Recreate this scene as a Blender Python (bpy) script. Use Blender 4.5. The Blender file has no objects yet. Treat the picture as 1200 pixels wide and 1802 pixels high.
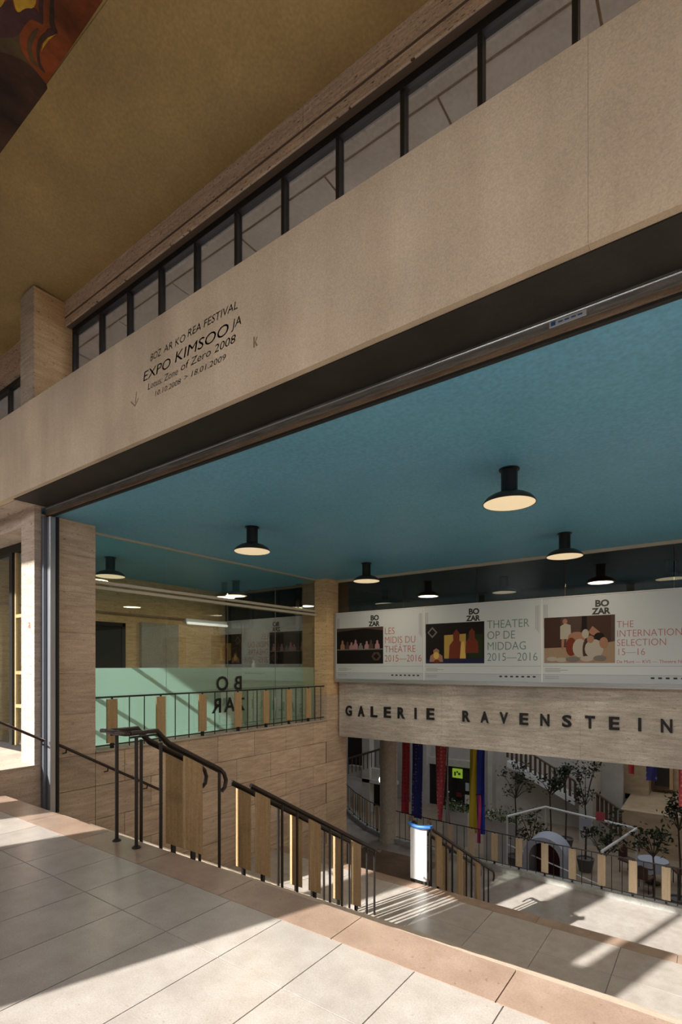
import bpy, math, random
from mathutils import Vector
random.seed(7)
C = bpy.context.scene.collection
SC = bpy.context.scene

# ------------------------------------------------------------------ camera, sky, sun, exposure
cam_d = bpy.data.cameras.new('camera'); cam = bpy.data.objects.new('camera', cam_d); C.objects.link(cam)
cam.location = (0, 0, 1.55); cam.rotation_euler = (math.radians(90), 0, math.atan2(.587, .8095))
cam_d.sensor_fit = 'HORIZONTAL'; cam_d.sensor_width = 36; cam_d.lens = 914/1200*36
cam_d.shift_y = 271/1200; cam_d.clip_start = .05; cam_d.clip_end = 200
SC.camera = cam

w = bpy.data.worlds.new('sky'); SC.world = w; w.use_nodes = True
nt = w.node_tree; bg = nt.nodes['Background']
sky = nt.nodes.new('ShaderNodeTexSky'); sky.sky_type = 'NISHITA'; sky.sun_disc = False
sky.sun_elevation = math.radians(33); sky.sun_rotation = math.radians(198); sky.air_density = 1.0; sky.dust_density = 2.5
hs = nt.nodes.new('ShaderNodeHueSaturation'); hs.inputs['Saturation'].default_value = .95
nt.links.new(sky.outputs[0], hs.inputs['Color']); nt.links.new(hs.outputs[0], bg.inputs[0]); bg.inputs[1].default_value = .155

sd = bpy.data.lights.new('sun', 'SUN'); so = bpy.data.objects.new('sun', sd); C.objects.link(so)
sd.energy = 7.0; sd.angle = math.radians(.55); sd.color = (1, .955, .88)
SUN = Vector((.33, 1, -.64)).normalized()
so.rotation_euler = SUN.to_track_quat('-Z', 'Y').to_euler()

vs = SC.view_settings; vs.view_transform = 'Standard'; vs.look = 'None'; vs.gamma = 1; vs.use_curve_mapping = False
vs.exposure = 0.53
SC.cycles.max_bounces = 10; SC.cycles.diffuse_bounces = 6; SC.cycles.transparent_max_bounces = 16
SC.cycles.sample_clamp_indirect = 6

# ------------------------------------------------------------------ materials
M = {}
def nodes(name):
    m = bpy.data.materials.new(name); m.use_nodes = True; M[name] = m
    return m, m.node_tree, m.node_tree.nodes['Principled BSDF']
def flat(name, col, rough=.6, metal=0, emit=0, spec=None):
    m, t, b = nodes(name)
    b.inputs['Base Color'].default_value = (*col, 1); b.inputs['Roughness'].default_value = rough; b.inputs['Metallic'].default_value = metal
    if emit: b.inputs['Emission Color'].default_value = (*col, 1); b.inputs['Emission Strength'].default_value = emit
    if spec is not None: b.inputs['Specular IOR Level'].default_value = spec
    return m
def stone(name, c0, c1, scale=(1, 1, 9), sc=2.2, rough=.7, bump=.25, pit=0, pitc=(.1, .06, .04), fine=60, vary=.12, stain=0, spec=.4):
    """layered stone: world-space noise stretched along the beds, a fine grain, pits, a tone per piece"""
    m, t, b = nodes(name); N = t.nodes; L = t.links
    geo = N.new('ShaderNodeNewGeometry'); mp = N.new('ShaderNodeMapping'); mp.inputs['Scale'].default_value = scale
    L.new(geo.outputs['Position'], mp.inputs[0])
    n1 = N.new('ShaderNodeTexNoise'); n1.inputs['Scale'].default_value = sc; n1.inputs['Detail'].default_value = 8; n1.inputs['Roughness'].default_value = .62
    L.new(mp.outputs[0], n1.inputs['Vector'])
    cr = N.new('ShaderNodeValToRGB'); cr.color_ramp.elements[0].position = .33; cr.color_ramp.elements[1].position = .68
    cr.color_ramp.elements[0].color = (*c0, 1); cr.color_ramp.elements[1].color = (*c1, 1); L.new(n1.outputs[0], cr.inputs[0])
    last = cr.outputs[0]
    n2 = N.new('ShaderNodeTexNoise'); n2.inputs['Scale'].default_value = fine; n2.inputs['Detail'].default_value = 3
    L.new(geo.outputs['Position'], n2.inputs['Vector'])
    mr = N.new('ShaderNodeMapRange'); mr.inputs[1].default_value = .3; mr.inputs[2].default_value = .7; mr.inputs[3].default_value = .86; mr.inputs[4].default_value = 1.1
    L.new(n2.outputs[0], mr.inputs[0])
    mx = N.new('ShaderNodeMix'); mx.data_type = 'RGBA'; mx.blend_type = 'MULTIPLY'; mx.inputs[0].default_value = 1
    L.new(last, mx.inputs[6]); L.new(mr.outputs[0], mx.inputs[7]); last = mx.outputs[2]
    if stain:
        n4 = N.new('ShaderNodeTexNoise'); n4.inputs['Scale'].default_value = .9; n4.inputs['Detail'].default_value = 5; L.new(geo.outputs['Position'], n4.inputs['Vector'])
        m4 = N.new('ShaderNodeMapRange'); m4.inputs[1].default_value = .35; m4.inputs[2].default_value = .7; m4.inputs[3].default_value = 1-stain; m4.inputs[4].default_value = 1.08
        L.new(n4.outputs[0], m4.inputs[0])
        mx4 = N.new('ShaderNodeMix'); mx4.data_type = 'RGBA'; mx4.blend_type = 'MULTIPLY'; mx4.inputs[0].default_value = 1
        L.new(last, mx4.inputs[6]); L.new(m4.outputs[0], mx4.inputs[7]); last = mx4.outputs[2]
    if vary:
        oi = N.new('ShaderNodeObjectInfo'); m3 = N.new('ShaderNodeMapRange'); m3.inputs[3].default_value = 1-vary; m3.inputs[4].default_value = 1+vary*.5
        L.new(oi.outputs['Random'], m3.inputs[0])
        mx3 = N.new('ShaderNodeMix'); mx3.data_type = 'RGBA'; mx3.blend_type = 'MULTIPLY'; mx3.inputs[0].default_value = 1
        L.new(last, mx3.inputs[6]); L.new(m3.outputs[0], mx3.inputs[7]); last = mx3.outputs[2]
    hgt = n1.outputs[0]
    if pit:
        mp2 = N.new('ShaderNodeMapping'); mp2.inputs['Scale'].default_value = (scale[0]*2.2, scale[1]*2.2, scale[2]*1.1); L.new(geo.outputs['Position'], mp2.inputs[0])
        n3 = N.new('ShaderNodeTexNoise'); n3.inputs['Scale'].default_value = sc*3; n3.inputs['Detail'].default_value = 4; L.new(mp2.outputs[0], n3.inputs['Vector'])
        p = N.new('ShaderNodeMapRange'); p.inputs[1].default_value = .66-pit*.06; p.inputs[2].default_value = .72-pit*.06; L.new(n3.outputs[0], p.inputs[0])
        mp3 = N.new('ShaderNodeMix'); mp3.data_type = 'RGBA'; L.new(p.outputs[0], mp3.inputs[0]); L.new(last, mp3.inputs[6]); mp3.inputs[7].default_value = (*pitc, 1); last = mp3.outputs[2]
    L.new(last, b.inputs['Base Color'])
    b.inputs['Roughness'].default_value = rough; b.inputs['Specular IOR Level'].default_value = spec
    if bump:
        bp = N.new('ShaderNodeBump'); bp.inputs['Strength'].default_value = bump; bp.inputs['Distance'].default_value = .01
        L.new(hgt, bp.inputs['Height']); L.new(bp.outputs[0], b.inputs['Normal'])
    return m
stone('travertine_wall', (.56, .41, .29), (.80, .65, .50), (1, 1, 8), 2.4, .75, .35, .45, (.40, .28, .20), stain=.12)
stone('travertine_ochre', (.62, .43, .23), (.84, .62, .38), (1, 1, 9), 2.6, .75, .3, .4, (.14, .08, .045))
stone('travertine_pale', (.40, .325, .265), (.62, .53, .45), (1, 1, 9), 2.6, .75, .25, .5, (.26, .17, .12), stain=.1)
stone('travertine_band', (.54, .41, .31), (.80, .64, .50), (1, 1, 14), 3, .75, .4, 1, (.10, .05, .035))
stone('travertine_lintel', (.50, .455, .40), (.80, .76, .70), (.8, .8, 7), 3.0, .75, .25, 1, (.40, .30, .23), vary=.05, stain=.32)
stone('cast_stone', (.56, .45, .33), (.67, .555, .42), (2.2, 2.2, .3), 1.6, .8, .05, 0, fine=110, vary=.03, stain=.2)
stone('floor_stone', (.415, .37, .335), (.52, .482, .445), (1, 1, 1), 6, .3, .04, .15, (.4, .32, .25), fine=120, vary=.07, spec=.5, stain=.06)
stone('floor_border', (.34, .235, .175), (.44, .32, .25), (1, 1, 1), 5, .32, .04, .15, (.25, .15, .1), fine=100, vary=.06, spec=.5, stain=.12)
stone('step_stone', (.45, .36, .28), (.60, .50, .41), (1, 1, 1), 6, .4, .04, 0, fine=100, vary=.05)
stone('brown_stone', (.26, .165, .11), (.34, .225, .155), (1, 1, 1), 4, .4, .04, 0, fine=80, vary=.1)
stone('terrazzo_column', (.55, .50, .42), (.72, .67, .58), (1, 1, 1), 14, .7, .1, .6, (.2, .16, .12), fine=120, vary=0)
stone('ochre_plaster', (.37, .265, .11), (.46, .335, .15), (1, 1, 1), 1.2, .85, .03, 0, fine=40, vary=0, stain=.15)
stone('blue_plaster', (.135, .41, .61), (.16, .45, .66), (1, 1, 1), .9, .45, .02, 0, fine=30, vary=0, spec=.35)
stone('grey_plaster', (.33, .31, .29), (.42, .40, .375), (1, 1, 1), 1.3, .85, .02, 0, fine=30, vary=.05)
stone('rotunda_plaster', (.50, .485, .46), (.62, .60, .575), (1, 1, 1), 1.3, .85, .02, 0, fine=30, vary=.05)
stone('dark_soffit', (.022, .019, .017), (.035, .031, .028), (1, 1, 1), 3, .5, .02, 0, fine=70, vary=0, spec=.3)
stone('galvanised', (.10, .095, .09), (.26, .25, .235), (.5, 6, 6), 9, .45, .2, 0, fine=120, vary=0, spec=.6)
stone('timber_oak', (.40, .27, .13), (.52, .37, .20), (6, 6, .35), 6, .5, .04, 0, fine=60, vary=.1)
stone('timber_pale', (.58, .45, .29), (.70, .57, .40), (6, 6, .35), 6, .5, .04, 0, fine=60, vary=.12)  # oak lightened to stand in for sunlight on the rotunda planks
stone('timber_worn', (.13, .085, .06), (.3, .22, .15), (.3, 3, 3), 8, .7, .1, 0, fine=60, vary=0)
stone('asphalt', (.07, .07, .072), (.10, .10, .10), (1, 1, 1), 3, .8, .05, 0, fine=60, vary=0)
stone('floor_cafe', (.30, .24, .175), (.38, .31, .235), (1, 1, 1), 3, .4, .03, 0, fine=60, vary=.04)
stone('shop_wall', (.38, .29, .19), (.50, .39, .27), (1, 1, 3), 2, .7, .05, 0, fine=60, vary=.05)
stone('curb_marble', (.36, .37, .35), (.52, .53, .5), (1, 1, 1), 7, .5, .05, .3, (.25, .27, .25), fine=60, vary=.1)
flat('black_metal', (.018, .016, .016), .38, .3)
flat('black_paint', (.008, .008, .008), .5)
flat('letter_black', (.012, .011, .012), .4)
flat('steel_guide', (.16, .175, .21), .35, .4)
flat('steel_bright', (.42, .44, .48), .35, .7)
flat('rubber', (.01, .01, .01), .6)
flat('joint_dark', (.14, .10, .075), .9)
flat('joint_grey', (.16, .14, .12), .9)
flat('handrail_wood', (.035, .018, .015), .35)
flat('post_dark', (.045, .038, .034), .4, .5)
flat('lamp_black', (.006, .006, .006), .4)
flat('lamp_shade', (.06, .045, .032), .4, .2)
flat('lamp_diffuser', (.9, .72, .45), .5, emit=.45)
flat('tube_lamp', (1, .97, .9), .4, emit=.5)
flat('white_panel', (.76, .78, .80), .35)
flat('cream_channel', (.55, .50, .41), .5)
flat('aluminium', (.50, .53, .56), .3, .7)
flat('poster_paper', (.58, .64, .70), .3)
flat('poster_grey', (.47, .53, .60), .3)
flat('poster_red', (.42, .13, .13), .4)
flat('poster_green', (.13, .24, .20), .4)
flat('poster_ink', (.02, .02, .02), .4)
flat('faint_ink', (.22, .22, .24), .4)
flat('ghost_letter', (.20, .135, .09), .8)
flat('ghost_red', (.27, .15, .10), .8)
flat('ghost_faint', (.27, .19, .125), .8)
flat('blue_tape', (.03, .14, .42), .4)
flat('sticker_white', (.5, .52, .55), .4); flat('sticker_blue', (.04, .12, .3), .4); flat('red_mark', (.65, .12, .08), .5)
flat('dark_void', (.012, .011, .010), .8)
flat('shop_dark', (.02, .018, .016), .5)
flat('brown_rail', (.10, .055, .035), .5)
flat('banner_red', (.45, .05, .07), .8); flat('banner_blue', (.03, .05, .25), .8); flat('banner_rose', (.55, .10, .13), .8)
flat('banner_yellow', (.52, .42, .03), .8); flat('banner_cobalt', (.02, .04, .40), .8); flat('banner_magenta', (.6, .06, .25), .8)
flat('banner_dot', (.30, .03, .05), .8); flat('banner_dot_pale', (.20, .22, .42), .8); flat('banner_grey', (.28, .27, .27), .8)
flat('leaf_dark', (.03, .045, .022), .6); flat('leaf_green', (.09, .15, .04), .6); flat('petal_white', (.7, .7, .66), .6)
flat('bark', (.07, .05, .04), .8); flat('pot_grey', (.12, .12, .12), .6)
flat('cloth_white', (.42, .46, .56), .8); flat('maroon', (.06, .012, .012), .8); flat('wicker', (.10, .045, .035), .7)
flat('sign_green', (.35, .55, .05), .5, emit=.25); flat('lit_window', (1, .75, .4), .5, emit=.9)
flat('floodlight', (1, .95, .8), .5, emit=3)
for nm, c in dict(p_black=(.015, .012, .013), p_brown=(.10, .05, .035), p_curtain=(.14, .09, .08), p_blue=(.03, .03, .12), p_yellow=(.55, .38, .10), p_red=(.20, .04, .02),
                  p_skin=(.42, .22, .15), p_pink=(.45, .25, .3), p_white=(.50, .47, .42), p_floor=(.40, .29, .20), p_green=(.03, .05, .02), p_glow=(.8, .55, .15), p_grey=(.22, .20, .2)).items():
    flat(nm, tuple(v*(.55 if max(c) < .2 else .8) for v in c), .6, spec=.2)

def glass(name, tint, transp, rough=0.0, refl=1.0):
    m = bpy.data.materials.new(name); m.use_nodes = True; M[name] = m; t = m.node_tree; t.nodes.clear(); N = t.nodes; L = t.links
    out = N.new('ShaderNodeOutputMaterial'); tr = N.new('ShaderNodeBsdfTransparent'); tr.inputs[0].default_value = (*tint, 1)
    gl = N.new('ShaderNodeBsdfGlossy'); gl.inputs['Roughness'].default_value = rough; gl.inputs['Color'].default_value = (refl, refl, refl, 1)
    fr = N.new('ShaderNodeFresnel'); fr.inputs[0].default_value = 1.52
    ml = N.new('ShaderNodeMath'); ml.operation = 'MULTIPLY'; ml.use_clamp = True; ml.inputs[1].default_value = transp; L.new(fr.outputs[0], ml.inputs[0])
    mx = N.new('ShaderNodeMixShader'); L.new(ml.outputs[0], mx.inputs[0]); L.new(tr.outputs[0], mx.inputs[1]); L.new(gl.outputs[0], mx.inputs[2]); L.new(mx.outputs[0], out.inputs[0])
    return m
glass('clear_glass', (.90, .94, .91), .5)
glass('dark_glass', (.62, .64, .64), 1.5)
glass('clerestory_glass', (.80, .78, .76), .45)
def frost():
    m = bpy.data.materials.new('frosted_film'); m.use_nodes = True; M['frosted_film'] = m; t = m.node_tree; t.nodes.clear(); N = t.nodes; L = t.links
    out = N.new('ShaderNodeOutputMaterial'); tl = N.new('ShaderNodeBsdfTranslucent'); tl.inputs[0].default_value = (.55, .80, .74, 1)
    df = N.new('ShaderNodeBsdfDiffuse'); df.inputs[0].default_value = (.30, .43, .38, 1)
    gl = N.new('ShaderNodeBsdfGlossy'); gl.inputs['Roughness'].default_value = .15
    m1 = N.new('ShaderNodeMixShader'); m1.inputs[0].default_value = .45; L.new(tl.outputs[0], m1.inputs[1]); L.new(df.outputs[0], m1.inputs[2])
    m2 = N.new('ShaderNodeMixShader'); m2.inputs[0].default_value = .06; L.new(m1.outputs[0], m2.inputs[1]); L.new(gl.outputs[0], m2.inputs[2])
    L.new(m2.outputs[0], out.inputs[0])
frost()
def mural():
    m, t, b = nodes('painted_mural'); N = t.nodes; L = t.links
    geo = N.new('ShaderNodeNewGeometry'); n = N.new('ShaderNodeTexNoise'); n.inputs['Scale'].default_value = .95; n.inputs['Detail'].default_value = 1.2; n.inputs['Distortion'].default_value = 1.8
    L.new(geo.outputs['Position'], n.inputs['Vector']); cr = N.new('ShaderNodeValToRGB'); cr.color_ramp.interpolation = 'B_SPLINE'
    e = cr.color_ramp.elements; e[0].position = .25; e[0].color = (.035, .018, .012, 1); e[1].position = .75; e[1].color = (.09, .05, .03, 1)
    for p, c in ((.38, (.16, .035, .012)), (.45, (.24, .06, .015)), (.5, (.06, .025, .02)), (.56, (.20, .045, .012)), (.62, (.07, .03, .03)), (.68, (.42, .25, .03))):
        x = e.new(p); x.color = (*c, 1)
    L.new(n.outputs[0], cr.inputs[0]); L.new(cr.outputs[0], b.inputs['Base Color']); b.inputs['Roughness'].default_value = .8
mural()
for nm, c in dict(mural_umber=(.06, .03, .018), mural_rust=(.23, .055, .012), mural_yellow=(.55, .33, .03), mural_olive=(.085, .06, .025), mural_plum=(.07, .03, .03)).items():
    stone(nm, tuple(v*.45 for v in c), tuple(v*1.5 for v in c), (1, .45, 1), 2.6, .85, 0, 0, fine=18, vary=0, stain=.3)

# ------------------------------------------------------------------ mesh helpers
class MB:
    def __init__(s): s.v = []; s.f = []; s.smooth = False
    def box(s, x0, x1, y0, y1, z0, z1):
        n = len(s.v); s.v += [(x, y, z) for z in (z0, z1) for (x, y) in ((x0, y0), (x1, y0), (x1, y1), (x0, y1))]
        s.f += [(n, n+3, n+2, n+1), (n+4, n+5, n+6, n+7), (n, n+1, n+5, n+4), (n+1, n+2, n+6, n+5), (n+2, n+3, n+7, n+6), (n+3, n, n+4, n+7)]
        return s
    def obox(s, c, hx, hy, z0, z1, a=0):
        ca, sa = math.cos(a), math.sin(a); n = len(s.v)
        s.v += [(c[0]+x*ca-y*sa, c[1]+x*sa+y*ca, z) for z in (z0, z1) for (x, y) in ((-hx, -hy), (hx, -hy), (hx, hy), (-hx, hy))]
        s.f += [(n, n+3, n+2, n+1), (n+4, n+5, n+6, n+7), (n, n+1, n+5, n+4), (n+1, n+2, n+6, n+5), (n+2, n+3, n+7, n+6), (n+3, n, n+4, n+7)]
        return s
    def tube(s, pts, r, k=8, closed=False):
        pts = [Vector(p) for p in pts]; rings = []; m = len(pts); pu = None
        for i, p in enumerate(pts):
            a = pts[i-1] if (i or closed) else p; b = pts[(i+1) % m] if (i < m-1 or closed) else p
            d = (b-a).normalized(); up = Vector((0, 0, 1)) if abs(d.z) < .95 else Vector((0, 1, 0))
            u = d.cross(up).normalized()
            if pu is not None and (pu-d*pu.dot(d)).length > .05: u = (pu-d*pu.dot(d)).normalized()
            pu = u; v = u.cross(d)
            rr = r[i] if isinstance(r, (list, tuple)) else r
            n = len(s.v); s.v += [tuple(p+(u*math.cos(t)+v*math.sin(t))*rr) for t in (2*math.pi*j/k for j in range(k))]; rings.append(n)
        for i in range(m if closed else m-1):
            a, b = rings[i], rings[(i+1) % m]
            s.f += [(a+j, b+j, b+(j+1) % k, a+(j+1) % k) for j in range(k)]
        if not closed: s.f += [tuple(rings[0]+j for j in range(k)), tuple(rings[-1]+j for j in reversed(range(k)))]
        return s
    def lathe(s, prof, k=32, c=(0, 0, 0)):
        rows = []
        for (r, z) in prof:
            n = len(s.v); s.v += [(c[0]+r*math.cos(2*math.pi*j/k), c[1]+r*math.sin(2*math.pi*j/k), c[2]+z) for j in range(k)]; rows.append(n)
        for a, b in zip(rows, rows[1:]): s.f += [(a+j, a+(j+1) % k, b+(j+1) % k, b+j) for j in range(k)]
        s.f += [tuple(rows[0]+j for j in reversed(range(k))), tuple(rows[-1]+j for j in range(k))]
        return s
    def prism(s, poly, axis, a, b):
        """polygon extruded along axis ('x','y','z') from a to b; poly in the other two coordinates"""
        n = len(s.v); k = len(poly)
        for t in (a, b):
            for (p, q) in poly: s.v.append({'x': (t, p, q), 'y': (p, t, q), 'z': (p, q, t)}[axis])
        s.f += [tuple(n+j for j in range(k)), tuple(n+k+j for j in reversed(range(k)))] + [(n+j, n+k+j, n+k+(j+1) % k, n+(j+1) % k) for j in range(k)]
        return s
    def build(s, name, mat, parent=None, kind=None, smooth=False, label=None, bevel=0):
        off = Vector((0, 0, 0)); p = parent
        while p is not None: off += p.location; p = p.parent
        me = bpy.data.meshes.new(name); me.from_pydata([tuple(Vector(v)-off) for v in s.v], [], s.f)
        import bmesh
        bm = bmesh.new(); bm.from_mesh(me); bmesh.ops.recalc_face_normals(bm, faces=bm.faces); bm.to_mesh(me); bm.free()
        me.materials.append(M[mat])
        if smooth:
            for p in me.polygons: p.use_smooth = True
            try: me.set_sharp_from_angle(angle=math.radians(40))
            except Exception: pass
        o = bpy.data.objects.new(name, me); C.objects.link(o)
        if parent: o.parent = parent
        if kind: o['kind'] = kind
        if label: o['label'] = label
        if bevel:
            b = o.modifiers.new('bevel', 'BEVEL'); b.width = bevel; b.segments = 2; b.limit_method = 'ANGLE'
        return o
def B(*a): return MB().box(*a)
def thing(name, label, cat, loc=(0, 0, 0), group=None, rz=0):
    o = bpy.data.objects.new(name, None); C.objects.link(o); o.location = loc; o.rotation_euler[2] = rz; o.empty_display_size = .1
    o['label'] = label; o['category'] = cat
    if group: o['group'] = group
    return o
def tag(o, label, cat, group=None):
    o['label'] = label; o['category'] = cat
    if group: o['group'] = group
    return o
def struct(name, label=None, cat=None):
    o = bpy.data.objects.new(name, None); C.objects.link(o); o['kind'] = 'structure'
    if label: o['label'] = label
    if cat: o['category'] = cat
    return o
def S(o, label, cat='structure'):
    o['kind'] = 'structure'; o['label'] = label; o['category'] = cat; return o
def copy_tree(o, loc, label=None, scale=None, rz=None):
    def cp(q, par):
        c = q.copy(); C.objects.link(c)
        if par: c.parent = par
        for ch in list(q.children): cp(ch, c)
        return c
    c = cp(o, None); c.location = loc
    if label: c['label'] = label
    if scale: c.scale = scale
    if rz is not None: c.rotation_euler[2] = rz
    return c
def ray(px):
    r = (px-600)/914; return -.587+.8095*r, .8095+.587*r
def at(px, py, Y):
    """a point of the far background at distance Y from the street front"""
    a, b = ray(px); d = Y/b; return Vector((a*d, Y, 1.55-(py-1172)/914*d))
def text(name, s, mat, origin, size, parent, ux=(1, 0, 0), uy=(0, 0, 1), ext=.0005, shear=0, off=0, sx=1, space=1, align='LEFT', kind=None, label=None, line=1):
    cu = bpy.data.curves.new(name, 'FONT'); cu.body = s; cu.size = size; cu.extrude = ext; cu.shear = shear; cu.offset = off; cu.space_character = space; cu.align_x = align; cu.space_line = line
    cu.resolution_u = 3
    tmp = bpy.data.objects.new('tmp', cu); C.objects.link(tmp)
    dg = bpy.context.evaluated_depsgraph_get(); me = bpy.data.meshes.new_from_object(tmp.evaluated_get(dg)); me.name = name
    bpy.data.objects.remove(tmp); bpy.data.curves.remove(cu)
    ux = Vector(ux); uy = Vector(uy); n = ux.cross(uy); off3 = Vector((0, 0, 0)); p = parent
    while p is not None: off3 += p.location; p = p.parent
    for v in me.vertices:
        c = v.co.copy(); v.co = Vector(origin)+ux*c.x*sx+uy*c.y+n*c.z-off3
    me.materials.clear(); me.materials.append(M[mat])
    o = bpy.data.objects.new(name, me); C.objects.link(o); o.parent = parent
    if label: o['label'] = label
    return o

XW = -7.05          # stair side wall
SL = .56            # slope of the stairs
# ------------------------------------------------------------------ floors
fl = S(B(-9.6, 5, -2.9, 2.655, -.4, -.012).build('floor', 'joint_grey'), 'polished cream stone floor of the upper entrance porch in front of the stairs', 'floor')
J = .4545
shared = {}
def tile(x0, x1, y0, y1, z1, th, mat, parent, name='tile', gap=.003, bevel=.0015):
    key = (round(x1-x0, 3), round(y1-y0, 3), th, mat, name)
    if key not in shared:
        o = B(-(x1-x0)/2+gap, (x1-x0)/2-gap, -(y1-y0)/2+gap, (y1-y0)/2-gap, -th, 0).build(name, mat, None)
        shared[key] = o.data
    else:
        o = bpy.data.objects.new(name, shared[key]); C.objects.link(o)
    o.parent = parent; o.location = ((x0+x1)/2, (y0+y1)/2, z1); return o
k0 = -.79
def xs(x0, x1, base, step):
    i = math.floor((x0-base)/step); out = [x0]
    while True:
        i += 1; v = base+i*step
        if v >= x1-1e-3: out.append(x1); return out
        if v > x0+.02: out.append(v)
X0, X1 = -7.05, 2.4
for (y0, y1) in ((1.855, 2.355), (.855, 1.855), (-.145, .855)):
    e = xs(X0, X1, k0, J)
    for a, b in zip(e, e[1:]): tile(a, b, y0, y1, 0, .012, 'floor_stone', fl)
e = xs(X0, 5, -.83, .95)
for a, b in zip(e, e[1:]): tile(a, b, 2.355, 2.675, 0, .012, 'floor_border', fl)
B(X0, X1, -2.85, -.148, -.012, 0).build('paving', 'floor_stone', fl)
B(X1, 5, -2.85, 2.352, -.012, 0).build('paving', 'floor_stone', fl)
S(B(-40, 40, -40, -2.9, -.2, -.02).build('street', 'asphalt'), 'street pavement outside the porch', 'street')

# stairs, landing, lower floor
def flight(name, n, y0, z0, x0, x1, label):
    st = struct(name, label, 'stairs')
    for i in range(n):
        z = z0-.17*(i+1); y = y0+.304*i
        B(x0, x1, y-.02, y+.304+(.0 if i < n-1 else 0), z-.3, z).build('step', 'step_stone', st)
    return st
flight('staircase', 11, 2.66, 0, XW+.01, 4.5, 'pale stone stairs descending from the upper porch to the landing')
YL0, YL1, ZL = 2.66+.304*11, 7.7, -2.04
ld = S(B(XW+.01, 4.5, YL0, YL1-.01, ZL-.4, ZL-.012).build('landing_floor', 'joint_grey'), 'polished stone landing between the two flights', 'floor')
e = xs(XW+.01, 4.5, -1.0, .83)
for a, b in zip(e, e[1:]):
    tile(a, b, YL0, YL0+.73, ZL, .012, 'floor_stone', ld); tile(a, b, YL0+.73, 7.46, ZL, .012, 'floor_stone', ld)
e = xs(XW+.01, 4.5, -.4, 1.66)
for a, b in zip(e, e[1:]): tile(a, b, 7.46, YL1, ZL, .012, 'floor_border', ld)
flight('staircase', 10, YL1, ZL, -6.9, 4.5, 'pale stone stairs descending from the landing to the gallery floor')
ZG = ZL-.17*11
YG0 = YL1+3.04
rim = [(4, 13.85), (2, 13.82), (-.64, 13.8), (-2.4, 13.8), (-4.15, 13.83), (-5.8, 13.88), (-7.2, 13.98), (-8.35, 14.15), (-9.4, 14.65), (-10.4, 15.35), (-11.4, 16.2), (-13, 17.8)]
poly = rim+[(-14, 17.8), (-14, YG0), (4, YG0)]
gf = S(MB().prism(poly, 'z', ZG-.35, ZG).build('gallery_floor', 'floor_stone'), 'sunlit pale stone floor of the lower gallery ringing the rotunda', 'floor')
cf = S(B(-16, 9, 12.5, 30, -5.7, -5.5).build('cafe_floor', 'floor_cafe'), 'stone floor of the sunken rotunda cafe', 'floor')
# brown paving inlay along the left of the gallery floor
B(-13.5, -6.2, YG0+.02, 13.2, ZG, ZG+.006).build('paving', 'brown_stone', gf)
S(MB().prism([(p[0], p[1]+.02) for p in rim]+[(p[0], p[1]+.25) for p in reversed(rim)], 'z', -5.5, ZG-.02).build('rotunda_wall', 'shop_wall'), 'low retaining wall of the rotunda below the gallery railing', 'wall')

# ------------------------------------------------------------------ left wall with blocks
wl = S(MB().box(-7.40, -7.065, 3.16, 9.93, -4.2, .33).build('wall_left', 'joint_dark'), 'travertine block wall on the left of the stairs carrying the glass partition', 'wall')
def block(x0, x1, y0, y1, z0, z1, mat, parent, g=.003, name='block'):
    return B(x0, x1, y0+g, y1-g, z0+g, z1-g).build(name, mat, parent)
zc = [-4.2, -3.75, -3.3, -2.85, -2.4, -1.95, -1.5, -1.05, -.6, -.135, .33]
for i, (a, b) in enumerate(zip(zc, zc[1:])):
    ys = [3.15, 3.87]+[3.87+.88*(k+(.5 if i % 2 else 1)) for k in range(0, 6)]+[9.18]
    ys = sorted(set(round(v, 3) for v in ys if v <= 9.181))
    if i == 9 or i == 8: pass
    for p, q in zip(ys, ys[1:]):
        if q-p < .1: continue
        block(-7.07, XW, p, q, a, b, 'travertine_wall', wl, .004)
    block(-7.39, XW, 9.18, 9.95, a, b, 'travertine_wall', wl)
zs = [.33, .9, 1.45, 2.0, 2.55, 3.05, 3.51]
for a, b in zip(zs, zs[1:]):
    block(-7.40, XW, 3.15, 3.87, a, b, 'travertine_wall', wl, .0015)
    block(-7.40, XW, 9.18, 9.95, a, b, 'travertine_ochre' if b > 1.4 else 'travertine_wall', wl, .0015)
B(-7.42, -7.03, 3.872, 9.178, .335, .36).build('sill', 'travertine_pale', wl)
# return below the lintel on the far side
S(B(-13.5, -7.4, 9.7, 9.94, -4.2, 0).build('wall_back', 'shop_wall'), 'plastered wall closing the space below the side room', 'wall')

# low wall and pier at the left of the opening
lw = S(B(-9.6, XW, 2.2, 3.145, -.6, .26).build('parapet', 'travertine_wall'), 'low travertine wall with a ledge under the shop window at left', 'wall')
B(-9.6, XW+.01, 2.2, 3.5, .26, .285).build('ledge', 'travertine_pale', lw)
pr = S(B(-7.42, XW, 3.065, 3.147, .285, 3.6).build('pier', 'travertine_pale'), 'narrow sunlit travertine pier left of the shutter guide', 'pier')
B(-9.6, -7.425, 3.08, 3.6, 3.38, 3.6).build('lintel', 'travertine_pale', pr)
tx = text('mark', 'a', 'red_mark', (-7.22, 3.063, 2.04), .16, pr, label='small red graffiti mark')
up = S(B(-7.42, XW, 3.065, 3.56, 3.9, 6.395).build('pier', 'travertine_ochre'), 'upper travertine pier standing between the two runs of clerestory windows', 'pier')
B(-7.421, -7.049, 3.055, 3.066, 4.6, 6.395).build('facing', 'travertine_pale', up)

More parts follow.
